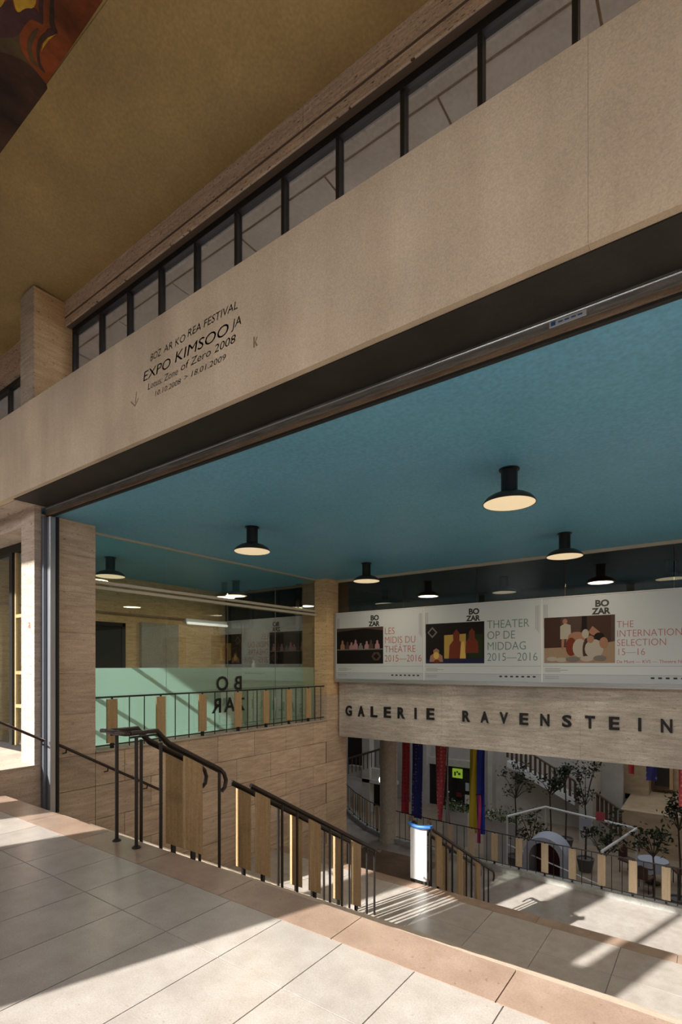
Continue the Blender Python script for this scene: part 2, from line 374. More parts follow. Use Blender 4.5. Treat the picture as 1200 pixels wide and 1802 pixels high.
# ------------------------------------------------------------------ facade beam
fb = S(B(-9.8, 5, 2.83, 3.18, 3.605, 4.60).build('facade_beam', 'joint_grey'), 'long cast stone fascia beam above the opening with ghost lettering of an old exhibition', 'beam')
e = xs(-9.8, 5, -.51, .7545*4)
for a, b in zip(e, e[1:]): B(a+.0006, b-.0006, 2.75, 2.832, 3.6, 4.62).build('fascia_panel', 'cast_stone', fb)
B(-9.8, 5, 2.832, 3.5, 4.602, 4.62).build('capping', 'cast_stone', fb)
B(-9.8, -7.0, 2.833, 3.18, 3.595, 3.604).build('soffit', 'travertine_pale', fb)
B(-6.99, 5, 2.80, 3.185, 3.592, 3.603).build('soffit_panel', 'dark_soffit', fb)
def rowtext(s, x0, x1, z0, h, mat, drop=''):
    """one line of removed lettering; its ghost keeps its own faded tone"""
    o = text('lettering', s, mat, (0, 0, 0), 1, fb, shear=.18)
    xsv = [v.co.x for v in o.data.vertices]; zv = [v.co.z for v in o.data.vertices]
    a, b = min(xsv), max(xsv); cap = max(zv)
    for v in o.data.vertices:
        v.co = Vector((x0+(v.co.x-a)/(b-a)*(x1-x0), 2.7495+v.co.y*.0, z0+v.co.z*h/.7))
    return o
def ghost(s, x0, x1, z0, h, mat):
    o = rowtext(s, x0, x1, z0, h, mat)
    return o
ghost('BOZ', -4.09, -3.93, 4.265, .062, 'ghost_red'); ghost('AR KO', -3.90, -3.60, 4.27, .06, 'ghost_faint'); ghost('REA FESTIVAL', -3.57, -2.97, 4.285, .062, 'ghost_red')
ghost('EXPO', -4.20, -3.80, 4.118, .085, 'ghost_letter'); ghost('KIMSOO', -3.74, -3.07, 4.13, .088, 'ghost_letter'); ghost('JA', -3.04, -2.93, 4.15, .07, 'ghost_faint')
ghost('Lotus: Zone', -4.13, -3.70, 4.02, .058, 'ghost_red'); ghost('of Zero 2008', -3.66, -2.99, 4.035, .062, 'ghost_letter')
ghost('10.10.2008', -4.02, -3.66, 3.93, .045, 'ghost_red'); ghost('> 18.01.2009', -3.62, -3.10, 3.94, .045, 'ghost_faint')
# small ghost arrow and bracket
MB().prism([(-4.33, 3.96), (-4.32, 3.96), (-4.30, 4.06), (-4.31, 4.06)], 'y', 2.749, 2.7502).build('ghost_mark', 'ghost_letter', fb)
MB().prism([(-4.39, 4.0), (-4.33, 3.945), (-4.27, 4.0), (-4.275, 3.985), (-4.33, 3.93), (-4.395, 3.985)], 'y', 2.749, 2.7502).build('ghost_mark', 'ghost_letter', fb)
MB().prism([(-2.80, 3.92), (-2.785, 3.92), (-2.785, 4.0), (-2.80, 4.0)], 'y', 2.749, 2.7502).build('ghost_mark', 'ghost_letter', fb)
MB().prism([(-2.785, 3.955), (-2.765, 3.99), (-2.755, 3.985), (-2.775, 3.955), (-2.755, 3.925), (-2.77, 3.92)], 'y', 2.749, 2.7502).build('ghost_mark', 'ghost_letter', fb)

# roller shutter header and guide
hd = thing('shutter_header', 'long galvanised roller shutter header track running under the fascia beam', 'shutter', (-6.8, 3.2, 3.43))
B(-7.04, 4.48, 3.19, 3.25, 3.524, 3.600).build('channel', 'galvanised', hd)
MB().tube([(-7.0, 3.187, 3.575), (4.48, 3.187, 3.575)], .006, 6).build('edge_bead', 'steel_bright', hd)
B(-7.04, 4.48, 3.20, 3.25, 3.492, 3.523).build('timber_strip', 'timber_worn', hd)
B(-7.04, 4.48, 3.215, 3.25, 3.474, 3.491).build('rubber_seal', 'rubber', hd)
B(-.80, -.60, 3.184, 3.190, 3.532, 3.565).build('sticker', 'sticker_white', hd); B(-.79, -.765, 3.182, 3.1845, 3.537, 3.56).build('sticker_logo', 'sticker_blue', hd)
for i in range(4): B(-.75+i*.035, -.725+i*.035, 3.182, 3.1845, 3.544, 3.552).build('sticker_print', 'sticker_blue', hd)
gd = thing('shutter_guide', 'tall steel roller shutter guide rail standing against the left wall', 'shutter', (-6.97, 3.22, -.3))
B(-7.045, -6.985, 3.148, 3.30, -.34, 3.47).build('back_channel', 'steel_guide', gd)
B(-6.984, -6.905, 3.19, 3.265, -.34, 3.47).build('front_channel', 'steel_bright', gd, bevel=.008)
B(-6.98, -6.895, 3.267, 3.30, -.34, 3.47).build('rubber_lip', 'rubber', gd)

# ------------------------------------------------------------------ clerestory
tb = S(B(-7.045, 5, 3.463, 3.6, 6.08, 6.40).build('trim_1', 'joint_dark'), 'travertine band above the clerestory windows', 'trim')
e = xs(-7.045, 5, -1.0, 1.9)
for a, b in zip(e, e[1:]):
    B(a+.002, b-.002, 3.44, 3.465, 6.196, 6.40).build('slab', 'travertine_band', tb); B(a+.002, b-.002, 3.445, 3.465, 6.08, 6.176).build('slab', 'travertine_band', tb)
B(-7.04, 5, 3.4425, 3.462, 6.174, 6.198).build('seam', 'joint_dark', tb)
tb2 = S(B(-9.8, -7.425, 3.46, 3.6, 5.96, 6.40).build('trim_2', 'travertine_band'), 'travertine band above the left clerestory window', 'trim')
def window_run(name, edges, z0, z1, label):
    o = struct(name, label, 'window')
    for a, b in zip(edges, edges[1:]):
        B(a, b, 3.56, 3.568, z0+.02, z1-.02).build('pane', 'clerestory_glass', o)
    for i, x in enumerate(edges):
        B(x-.018, x+.018, 3.53, 3.60, z0, z1).build('mullion', 'black_paint', o)
    B(edges[0], edges[-1], 3.525, 3.60, z1-.07, z1).build('top_frame', 'black_paint', o)
    B(edges[0], edges[-1], 3.525, 3.60, z0, z0+.05).build('bottom_frame', 'black_paint', o)
    return o
window_run('window_1', [-7.0]+[-6.33+.622*i for i in range(0, 19)], 4.62, 6.08, 'long row of black framed clerestory windows above the fascia beam')
window_run('window_2', [-9.6, -9.0, -8.4, -7.75], 4.62, 5.95, 'black framed clerestory window left of the upper pier')
# upper room behind the clerestory
ur = S(B(-9.8, 5, 3.62, 9.5, 3.72, 3.8).build('upper_floor', 'grey_plaster'), 'floor of the unlit room behind the clerestory', 'floor')
uc = S(B(-9.8, 5, 3.61, 9.5, 6.512, 6.6).build('upper_ceiling', 'joint_dark'), 'grey panelled ceiling seen through the clerestory', 'ceiling')
B(-9.8, 5, 3.62, 4.125, 6.49, 6.511).build('ceiling_panel', 'grey_plaster', uc)
for i in range(0, 11):
    x = 4.24-1.244*i
    B(max(x-1.222, -9.8), x, 4.15, 6.5, 6.49, 6.511).build('ceiling_panel', 'grey_plaster', uc)
S(B(-9.8, 5, 9.5, 9.58, 3.72, 6.6).build('upper_wall', 'grey_plaster'), 'rear wall of the room behind the clerestory', 'wall')
tag(MB().lathe([(.16, 0), (.16, .05), (.04, .08), (.04, 1.1), (.09, 1.2), (.11, 1.45), (.05, 1.6), (.02, 1.75)], 14, (-6.62, 3.95, 3.8)).build('urn', 'black_paint'), 'small dark object standing behind the leftmost clerestory pane', 'ornament')

# porch ceiling: cove and mural
prof = [(3.6, 6.40), (3.44, 6.402), (3.2, 6.42), (2.95, 6.47), (2.72, 6.55), (2.5, 6.65), (2.35, 6.735), (2.24, 6.81), (2.24, 7.1), (3.6, 7.1)]
S(MB().prism(prof, 'x', -14, 6).build('ceiling', 'ochre_plaster', smooth=True), 'ochre plaster ceiling curving up from the travertine band', 'ceiling')
S(B(-14, 6, -2.9, 2.24, 6.82, 7.1).build('ceiling_field', 'ochre_plaster'), 'flat ochre field of the porch ceiling', 'ceiling')
mu = thing('ceiling_mural', 'painted mural in rust, umber and yellow on the porch ceiling at upper left', 'mural', (-6, 1.2, 6.8))
MB().prism([(-9, 2.27), (-5.98, 2.27), (-5.05, 2.262), (-4.95, 2.255), (-4.90, 2.225), (-4.97, 2.205), (-3.9, 2.197), (-2.4, 2.19), (-2.0, 1.6), (-1.6, .2), (-1.5, -2.3), (-9, -2.3)], 'z', 6.80, 6.832).build('panel', 'mural_umber', mu)
def mp(px, py, z=6.80):
    a, b = ray(px); d = (z-1.55)*914/(1172-py); return (a*d, b*d)
def patch(pts, mat, lvl, nm='painted_shape'):
    if len(pts) > 6 and lvl != 9:
        o_ = []
        n_ = len(pts)
        for i in range(n_):
            p0, p1, p2, p3 = pts[i-1], pts[i], pts[(i+1) % n_], pts[(i+2) % n_]
            for t in (0, .33, .66): o_.append(tuple(.5*(2*p1[k]+(p2[k]-p0[k])*t+(2*p0[k]-5*p1[k]+4*p2[k]-p3[k])*t*t+(3*p1[k]-p0[k]-3*p2[k]+p3[k])*t**3) for k in (0, 1)))
        pts = o_
    MB().prism([mp(*p) for p in pts], 'z', 6.7998-lvl*.0006, 6.8).build(nm, mat, mu)

MB().prism([mp(84, 145), mp(181, 1), mp(268, -140), mp(-300, -140), mp(-200, 60), mp(-60, 100), mp(20, 104), mp(70, 150)], 'z', 6.7997, 6.8).build('painted_shape', 'mural_rust', mu)
patch([(-20, 290), (-20, 95), (0, 92), (20, 97), (40, 106), (58, 120), (72, 136), (80, 148), (82, 160), (60, 195), (20, 248)], 'mural_umber', 2)
patch([(-10, 70), (10, 50), (32, 60), (36, 84), (48, 106), (66, 128), (50, 116), (26, 98), (-10, 96)], 'mural_olive', 1)
patch([(24, -40), (20, -20), (24, 2), (31, 21), (45, 14), (60, 12), (64, -14), (52, -52), (38, -66)], 'mural_yellow', 4)
patch([(-30, -34), (-4, -52), (12, -30), (8, 0), (-2, 14), (-20, 18), (-36, 4)], 'mural_yellow', 4)
patch([(-10, 60), (-6, 22), (8, 4), (20, 0), (28, 20), (44, 16), (60, 13), (72, 30), (74, 42), (56, 34), (44, 44), (34, 60), (16, 66)], 'mural_plum', 3)
patch([(74, -80), (84, -60), (80, -30), (76, 10), (76, 42), (70, 30), (68, 0)], 'mural_plum', 4)
patch([(94, -90), (106, -70), (98, -30), (95, 5), (96, 40), (102, 58), (94, 55), (87, 40), (88, 8)], 'mural_umber', 4)
patch([(66, 108), (64, 86), (70, 66), (84, 55), (100, 58), (84, 66), (74, 76), (70, 92), (72, 112), (80, 128), (70, 120)], 'mural_umber', 4)
patch([(50, 96), (48, 76), (56, 58), (68, 50), (62, 64), (56, 80), (58, 98), (68, 118), (56, 110)], 'mural_olive', 4)
patch([(98, 60), (86, 64), (76, 76), (72, 92), (76, 84), (86, 70)], 'mural_yellow', 3)
patch([(80, 56), (84, 50), (92, 50), (97, 57), (88, 62)], 'mural_plum', 5)
# the painting goes on beyond the corner in view
rm = random.Random(5)
for k in range(26):
    cx_, cy_, r_ = rm.uniform(-8.2, -2.8), rm.uniform(-2.0, 1.0), rm.uniform(.18, .55); a0 = rm.uniform(0, 6.3); n_ = 18
    MB().prism([(cx_+r_*(1+.35*math.sin(2*t+a0))*math.cos(t), cy_+r_*(.55+.25*math.cos(3*t+a0))*math.sin(t)) for t in [2*math.pi*i/n_ for i in range(n_)]], 'z', 6.7975-.0004*k, 6.8).build('painted_shape', ['mural_umber', 'mural_plum', 'mural_olive', 'mural_yellow', 'mural_rust'][k % 5], mu)

# ------------------------------------------------------------------ outer front of the porch (casts the sun's shadow pattern)
of = S(B(-14, 6, -2.6, -2.4, 6.5, 7.1).build('outer_beam', 'cast_stone'), 'outer lintel of the porch towards the street', 'beam')
for x0, x1 in ((-14, -12.2), (-8.2, -7.45), (2.6, 3.4)):
    S(B(x0, x1, -2.6, -2.4, -.02, 6.5).build('outer_pillar', 'travertine_pale'), 'outer street side pillar of the porch', 'pillar')
MB().tube([(-6.02, -2.6, 4.75), (-6.02, -2.6, 6.5)], .08, 10).build('downpipe', 'steel_guide'); tag(bpy.data.objects['downpipe'], 'slim outer downpipe at the porch front', 'pipe')  # unseen pole, placed for its narrow shadow on the lower floor
kq = thing('entrance_kiosk', 'stone faced kiosk standing at the street front of the porch', 'kiosk', (-5.1, -2.6, 0))  # unseen slab with a slit, shaped to shade the floor and landing
B(-6.4, -4.46, -2.48, -2.4, -.02, 4.75).build('body', 'travertine_pale', kq); B(-4.46, -4.30, -2.48, -2.4, -.02, 3.8).build('body', 'travertine_pale', kq); B(-4.30, -3.78, -2.48, -2.4, -.02, 4.75).build('body', 'travertine_pale', kq)

# ------------------------------------------------------------------ blue ceiling, side room
S(B(-10.75, 5, 3.255, 9.62, 3.51, 3.7).build('ceiling_blue', 'blue_plaster'), 'smooth blue painted ceiling over the stairs', 'ceiling')
S(B(-10.75, 5, 9.66, 13.6, 3.51, 3.7).build('ceiling_dark', 'brown_stone'), 'dim ceiling beyond the glass above the poster board', 'ceiling')
S(B(-10.75, 5, 13.45, 13.6, .0, 3.51).build('wall_rear', 'grey_plaster'), 'dim rear wall beyond the glass above the poster board', 'wall')
S(B(-10.75, 5, 9.97, 14.5, -.05, .15).build('slab_upper', 'grey_plaster'), 'floor slab over the lower gallery', 'slab')
S(B(4.5, 5, 2.4, 13.6, -5, 7.1).build('wall_right', 'travertine_wall'), 'travertine wall closing the right side of the stairs', 'wall')
S(B(-10.9, -10.7, 3.3, 9.5, .0, 3.51).build('wall_side', 'travertine_ochre'), 'ochre travertine far wall of the side room behind the glass', 'wall')
S(B(-10.7, -7.41, 3.5, 9.7, .05, .27).build('floor_side', 'floor_stone'), 'floor of the side room behind the glass', 'floor')
# far wall furnishing
dr = struct('door_1', 'dark doorway in the far wall of the side room', 'door')
B(-10.71, -10.66, 5.7, 6.5, .27, 2.42).build('opening', 'dark_void', dr)
for a, b, c, d in ((6.45, 6.53, .27, 2.5), (5.7, 6.53, 2.42, 2.5)): B(-10.70, -10.64, a, b, c, d).build('frame', 'black_paint', dr)
B(-10.7, -10.62, 3.5, 9.4, 2.68, 2.72).build('trim_3', 'brown_stone')['kind'] = 'structure'
tag(B(-10.69, -10.60, 6.9, 7.9, .9, 2.55).build('display_board', 'grey_plaster'), 'pale grey board on the far wall of the side room', 'board')
li = thing('tube_light', 'white fluorescent tube light on the far wall behind the glass', 'lamp', (-10.6, 8.6, 2.6))
B(-10.69, -10.58, 8.1, 9.43, 2.62, 2.72).build('housing', 'white_panel', li); MB().tube([(-10.55, 8.12, 2.61), (-10.55, 9.4, 2.61)], .03, 8).build('tube', 'tube_lamp', li)
# window wall at the end of the side room
wi = struct('window_3', 'black framed window wall at the end of the side room', 'window')
B(-10.7, -7.41, 9.50, 9.51, .3, 3.5).build('pane', 'dark_glass', wi)
for x, wd in ((-10.62, .09), (-9.75, .05), (-8.85, .05), (-8.12, .12), (-7.60, .05)): B(x-wd/2, x+wd/2, 9.44, 9.52, .27, 3.51).build('mullion', 'black_paint', wi)
for z in (2.5, 3.44): B(-10.7, -7.41, 9.45, 9.52, z-.03, z+.03).build('transom', 'black_paint', wi)
B(-10.0, -9.2, 9.47, 9.515, 1.4, 2.5).build('door_leaf', 'shop_dark', wi); B(-8.6, -7.7, 9.47, 9.515, 1.0, 2.45).build('door_leaf', 'shop_dark', wi)
tag(MB().lathe([(.055, 0), (.055, .28), (.03, .33), (.03, .4)], 14, (-9.35, 9.2, 1.3)).build('steel_bottle', 'aluminium'), 'pale cylinder standing on a dark stand behind the frosted glass', 'bottle')
tag(B(-9.6, -9.1, 9.05, 9.35, .27, 1.3).build('stand', 'shop_dark'), 'dark stand behind the frosted glass', 'stand')

# glass partition
gp = thing('glass_partition', 'frameless glass partition with a frosted lower band above the left wall', 'glass', (-7.4, 6.5, .36))
ge = [3.872, 5.276, 6.609, 7.903, 9.178]
for a, b in zip(ge, ge[1:]):
    B(-7.405, -7.395, a+.006, b-.006, .365, 3.50).build('pane', 'clear_glass', gp)
    mb = MB(); mb.v = [(-7.408, a+.006, .365), (-7.408, b-.006, .365), (-7.408, b-.006, 1.52), (-7.408, a+.006, 1.52)]; mb.f = [(0, 1, 2, 3)]; mb.build('frosted_film', 'frosted_film', gp)
B(-7.43, -7.37, 3.872, 9.178, 3.49, 3.51).build('ceiling_channel', 'cream_channel', gp)
for z in (2.70, 2.78): B(-7.36, -7.33, 3.872, 9.178, z-.022, z+.022).build('transom', 'cream_channel', gp)
text('letter', 'B', 'letter_black', (-7.392, 6.97, 1.10), .37, gp, ux=(0, -1, 0), ext=.002, off=.008, label='black mirrored letter B')
text('letter', 'O', 'letter_black', (-7.392, 6.62, 1.10), .37, gp, ux=(0, -1, 0), ext=.002, off=.008, label='black letter O')
text('letter', 'Z', 'letter_black', (-7.392, 7.03, .70), .35, gp, ux=(0, -1, 0), ext=.002, off=.004, label='black mirrored letter Z')
text('letter', 'A', 'letter_black', (-7.392, 6.77, .70), .37, gp, ux=(0, -1, 0), ext=.002, off=.008, label='black letter A')
text('letter', 'R', 'letter_black', (-7.392, 6.46, .70), .37, gp, ux=(0, -1, 0), ext=.002, off=.008, label='black mirrored letter R')

# shop window at far left
sw = struct('window_4', 'dark framed shop window left of the sunlit pier', 'window')
B(-9.6, -7.43, 3.48, 3.49, .29, 3.38).build('pane', 'clear_glass', sw)
B(-9.6, -7.43, 3.44, 3.52, 3.26, 3.38).build('top_frame', 'black_paint', sw); B(-9.6, -7.43, 3.44, 3.52, .285, .36).build('bottom_frame', 'black_paint', sw)
B(-8.72, -8.62, 3.43, 3.53, .36, 3.26).build('mullion', 'black_paint', sw)
B(-8.60, -8.56, 3.46, 3.5, .36, 3.26).build('inner_mullion', 'timber_oak', sw)
for z in (.95, 1.45, 2.3): B(-8.56, -7.43, 3.46, 3.5, z-.025, z+.025).build('glazing_bar', 'timber_oak', sw)
tag(B(-9.6, -8.2, 4.3, 4.36, .27, 2.1).build('shop_poster', 'p_blue'), 'dark blue panel seen inside the shop window at far left', 'board')

# ------------------------------------------------------------------ lettered lintel, poster board, clerestory glass
lb = S(B(-6.99, 5, 9.60, 9.95, -.045, 1.20).build('lintel_band', 'joint_grey'), 'pale travertine lintel carrying black letters above the lower gallery', 'beam')
for a, b in ((-7.0, -4.46), (-4.46, -1.9), (-1.9, .66), (.66, 3.2), (3.2, 4.5)): B(a+.0012, b-.0012, 9.58, 9.96, -.05, 1.21).build('slab', 'travertine_lintel', lb)
lt = thing('gallery_lettering', 'black raised capital letters spelling the gallery name on the travertine lintel', 'lettering', (-3.7, 9.56, .4))
xa, xb = -6.80, -4.64
for word, x0, x1, z0, h in (('GALERIE', -6.81, -4.62, .425, .235), ('RAVENSTEIN', -4.02, -.57, .47, .215)):
    n = len(word)
    for i, chh in enumerate(word):
        o = text('letter', chh, 'letter_black', (0, 0, 0), 1, lt, ext=.012, off=.03)
        co = [v.co for v in o.data.vertices]; a = min(c.x for c in co); b = max(c.x for c in co); lo = min(c.z for c in co); hi = max(c.z for c in co)
        wdt = h*{'I': .19, 'M': 1}.get(chh, .72); cx = x0+h*.36+(x1-x0-h*.72)*i/(n-1)
        zz = z0+(.006*i if word[0] == 'G' else .004*i)
        for v in o.data.vertices:
            c = v.co; v.co = Vector((cx-lt.location.x+((c.x-a)/(b-a)-.5)*wdt, 9.568-lt.location.y+(.012 if c.y+lt.location.y > 0 else -.012), zz-lt.location.z+(c.z-lo)/(hi-lo)*h))

pb = thing('poster_board', 'long white lightbox panel with aluminium edge holding three theatre posters', 'board', (-1.3, 9.5, 1.2))
B(-7.0, 4.4, 9.462, 9.575, 1.225, 2.73).build('panel', 'white_panel', pb)
B(-7.03, 4.4, 9.43, 9.578, 1.19, 1.226).build('bottom_rail', 'aluminium', pb); B(-7.03, -6.995, 9.43, 9.578, 1.226, 2.73).build('end_cap', 'aluminium', pb)
B(-7.0, 4.4, 9.44, 9.575, 2.731, 2.745).build('top_rail', 'white_panel', pb)
B(-7.0, 4.4, 9.436, 9.4615, 1.228, 1.262).build('lower_lip', 'aluminium', pb)
YP = 9.455
def disc(cx, cz, rx, rz, k=14): return [(cx+rx*math.cos(2*math.pi*i/k), cz+rz*math.sin(2*math.pi*i/k)) for i in range(k)]
def poster(x0, x1, label, title, tmat, tx0, tz0, tsize, px0, px1, blobs, lx, sub=None):
    p = thing('poster', label, 'poster', ((x0+x1)/2, YP, 1.27), 'theatre posters on the lightbox panel')
    B(x0+.008, x1-.008, YP, YP+.007, 1.265, 2.728).build('paper', 'poster_paper', p)
    B(x0+.01, x1-.01, YP-.001, YP+.001, 1.267, 1.40).build('footer', 'poster_grey', p)
    B(x0+.01, x1-.01, YP-.0012, YP, 1.545, 1.550).build('rule', 'faint_ink', p); B(x0+.01, x1-.01, YP-.0012, YP, 1.40, 1.405).build('rule', 'faint_ink', p)
    ph = B(px0, px1, YP-.002, YP, 1.60, 2.39).build('photo', blobs[0], p)
    for i, (m, poly) in enumerate(blobs[1:]):
        o = MB().prism([(px0+(px1-px0)*u, 1.60+.79*v) for u, v in poly], 'y', YP-.0025-i*.0002, YP-.0015).build('photo_area', m, None)
        o.parent = ph; o.location = -p.location
    for i, ln in enumerate(title):
        text('title_line', ln, tmat, (tx0, YP-.001, tz0-i*tsize*.94), tsize, p, off=-.002, ext=.001, sx=.86)
    text('logo', 'BO', 'poster_ink', (lx+.03, YP-.001, 2.535), .15, p, off=.006, ext=.001, sx=1.05, space=.95)
    text('logo', 'ZAR', 'poster_ink', (lx-.01, YP-.001, 2.41), .14, p, off=.006, ext=.001, space=.95)
    for xx in (x0+.03, x1-.10):
        for k in range(3): B(xx+k*.025, xx+k*.025+.007, YP-.001, YP, 2.2-.03*k, 2.62).build('small_print', 'faint_ink', p)
    for k in range(3): B(x0+.05, x0+.3+.12*(k == 1), YP-.001, YP, 1.50-.025*k, 1.508-.025*k).build('small_print', 'faint_ink', p)
    for k in range(2): B(x0+.05, x0+.28, YP-.002, YP, 1.36-.03*k, 1.367-.03*k).build('small_print', 'faint_ink', p)
    for k in range(7): B(x1-.75+k*.1, x1-.70+k*.1, YP-.002, YP, 1.345, 1.372).build('sponsor_mark', 'poster_ink', p)
    if sub: text('subtitle', sub, tmat, (tx0, YP-.001, tz0-4*tsize*.94+.02), .07, p, ext=.001)
    return p
fig = lambda cx, w_, h_, base: [(cx-w_*.5, base), (cx-w_*.45, base+h_*.45), (cx-w_*.2, base+h_*.62), (cx-w_*.22, base+h_*.85), (cx, base+h_), (cx+w_*.22, base+h_*.85), (cx+w_*.2, base+h_*.62), (cx+w_*.45, base+h_*.45), (cx+w_*.5, base)]
b1 = ['p_black', ('p_curtain', [(0, .62), (1, .62), (1, 1), (0, 1)]), ('p_black', [(.0, .62), (1, .62), (1, .9), (.6, .97), (.0, .9)]), ('p_grey', [(0, .38), (1, .38), (1, .41), (0, .41)])]
for cx, m, h_ in ((.13, 'p_skin', .26), (.24, 'p_curtain', .22), (.33, 'p_pink', .2), (.42, 'p_pink', .27), (.53, 'p_grey', .17), (.66, 'p_pink', .22), (.75, 'p_curtain', .25), (.88, 'p_pink', .24)): b1.append((m, fig(cx, .10, h_, .41)))
b1 += [('p_curtain', disc(.86, .2, .10, .13, 6)), ('p_black', disc(.86, .2, .06, .08, 4))]
b2 = ['p_black', ('p_blue', [(0, 0), (1, 0), (1, .12), (0, .10)]), ('p_yellow', [(.33, .12), (.70, .12), (.70, .72), (.33, .70)]), ('p_green', [(.72, .12), (.98, .12), (.98, .7), (.72, .7)]),
      ('p_red', fig(.54, .26, .72, .12)), ('p_red', fig(.80, .22, .60, .25)), ('p_glow', [(.60, .12), (.70, .12), (.67, .55), (.62, .5)]), ('p_skin', fig(.19, .24, .34, .04)), ('p_glow', disc(.19, .2, .05, .09)),
      ('p_red', disc(.2, .05, .05, .05)), ('p_grey', disc(.12, .78, .09, .14, 4)), ('p_black', disc(.12, .78, .06, .09, 4))]
b3 = ['p_curtain', ('p_floor', [(0, 0), (1, 0), (1, .45), (.6, .35), (0, .33)]), ('p_brown', [(0, .33), (.25, .34), (.25, 1), (0, 1)]), ('p_brown', [(.5, .4), (.95, .45), (.95, 1), (.56, 1)]),
      ('p_black', [(.55, .5), (.62, .5), (.62, 1), (.55, 1)]), ('p_skin', disc(.31, .90, .035, .06)), ('p_white', [(.24, .52), (.40, .52), (.39, .82), (.31, .86), (.24, .8)]), ('p_skin', [(.26, .3), (.29, .3), (.30, .52), (.26, .52)]), ('p_skin', [(.33, .3), (.37, .3), (.37, .52), (.33, .52)]),
      ('p_skin', disc(.48, .55, .13, .12)), ('p_white', disc(.60, .62, .05, .1)), ('p_skin', [(.64, .66), (.70, .78), (.82, .62), (.78, .55), (.68, .6)]), ('p_black', disc(.79, .56, .07, .08)),
      ('p_red', disc(.40, .35, .08, .20)), ('p_white', disc(.52, .32, .10, .20)), ('p_brown', disc(.60, .28, .04, .2)), ('p_white', disc(.72, .30, .13, .20)), ('p_skin', disc(.67, .50, .05, .08)), ('p_skin', disc(.85, .42, .06, .12)),
      ('p_white', disc(.12, .09, .08, .05)), ('p_white', disc(.26, .07, .08, .05)), ('p_grey', disc(.42, .08, .1, .06)), ('p_white', disc(.62, .09, .09, .06)), ('p_grey', disc(.80, .1, .09, .06))]
poster(-6.99, -4.80, 'leftmost poster with red French lettering and a photo of people at a long table', ['LES', 'MIDIS DU', 'THÉÂTRE', '2015—2016'], 'poster_red', -5.72, 2.22, .205, -6.97, -5.75, b1, -6.10)
poster(-4.79, -2.505, 'middle poster with dark green Dutch lettering and a photo of a lit stage', ['THEATER', 'OP DE', 'MIDDAG', '2015—2016'], 'poster_green', -3.49, 2.25, .215, -4.75, -3.54, b2, -3.88)
poster(-2.495, -.10, 'right poster with red English lettering and a photo of a huddled group of actors', ['THE', 'INTERNATIONAL', 'SELECTION', '15—16'], 'poster_red', -1.33, 2.17, .158, -2.46, -1.352, b3, -1.68, 'De Munt — KVS — Theatre National')
B(-.09, 4.38, YP, YP+.007, 1.265, 2.728).build('blank_panel', 'poster_paper', pb)

cg = struct('window_5', 'row of clear glass panes between the poster board and the ceiling', 'window')
for a, b in ((-7.05, -5.35), (-5.35, -3.75), (-3.75, -2.15), (-2.15, -.55), (-.55, 1.05), (1.05, 4.4)): B(a+.006, b-.006, 9.60, 9.612, 2.75, 3.5).build('pane', 'dark_glass', cg)
B(-7.05, 4.4, 9.57, 9.64, 3.455, 3.508).build('ceiling_channel', 'cream_channel', cg)
S(B(-10.6, 4.5, 9.66, 9.8, .15, 2.90).build('spandrel', 'grey_plaster'), 'grey spandrel behind the top of the poster board', 'wall')

# ------------------------------------------------------------------ ceiling lamps
def lamp(label, loc, group):
    o = thing('ceiling_lamp', label, 'lamp', loc, group)
    MB().lathe([(.10, 0), (.10, -.012), (.085, -.016)], 28, loc).build('ceiling_rose', 'lamp_black', o)
    MB().lathe([(.08, -.014), (.08, -.24), (.11, -.255)], 28, loc).build('stem', 'lamp_black', o, smooth=True)
    MB().lathe([(.11, -.24), (.17, -.26), (.22, -.29), (.25, -.325), (.258, -.345), (.250, -.345), (.235, -.325), (.11, -.27)], 36, loc).build('shade', 'lamp_shade', o, smooth=True)
    MB().lathe([(.248, -.343), (.24, -.330), (.20, -.318), (.10, -.31)], 36, loc).build('diffuser', 'lamp_diffuser', o, smooth=True)
    return o
def lamp_light(x, y, z, e, col=(1, .82, .58), name='lamp_light', r=.12):
    d = bpy.data.lights.new(name, 'AREA'); d.energy = e; d.color = col; d.shape = 'DISK'; d.size = 2*r
    o = bpy.data.objects.new(name, d); C.objects.link(o); o.location = (x, y, z); return o
l0 = lamp('large near ceiling lamp at right, hanging from the blue ceiling closest to the viewer', (-1.68, 5.17, 3.51), 'black ceiling lamps')
for loc, lab in (((-5.32, 5.2, 3.51), 'ceiling lamp in the middle of the blue ceiling left of the nearest lamp'), ((-8.88, 5.15, 3.51), 'ceiling lamp behind the glass partition beside the block wall column at left'),
                 ((-1.83, 8.15, 3.51), 'ceiling lamp in the back row of the blue ceiling above the right poster'), ((-5.42, 8.3, 3.51), 'ceiling lamp in the back row just right of the far travertine column'),
                 ((-8.97, 8.26, 3.51), 'ceiling lamp behind the glass partition near the far dark window wall')):
    copy_tree(l0, loc, lab)
for loc, lab in (((-7.0, 11.6, 3.51), 'dim lamp beyond the glass above the leftmost poster'), ((-3.8, 11.35, 3.51), 'dim lamp beyond the glass above the middle poster'), ((-.7, 11.4, 3.51), 'dim lamp beyond the glass at the right edge above the right poster')):
    copy_tree(l0, loc, lab)

for x, y in ((-1.68, 5.17), (-5.32, 5.2), (-8.88, 5.15), (-1.83, 8.15), (-5.42, 8.3), (-8.97, 8.26)): lamp_light(x, y, 3.158, 12, r=.22)
for x, y in ((-7.0, 11.6), (-3.8, 11.35), (-.7, 11.4)): lamp_light(x, y, 3.158, 2, r=.22)
for x in (-8, -4.5, -1, 2.5): lamp_light(x, 7.5, 6.3, 200, (.95, .95, 1), 'upper_room_light', .4)  # fill lights added to brighten the room behind the clerestory
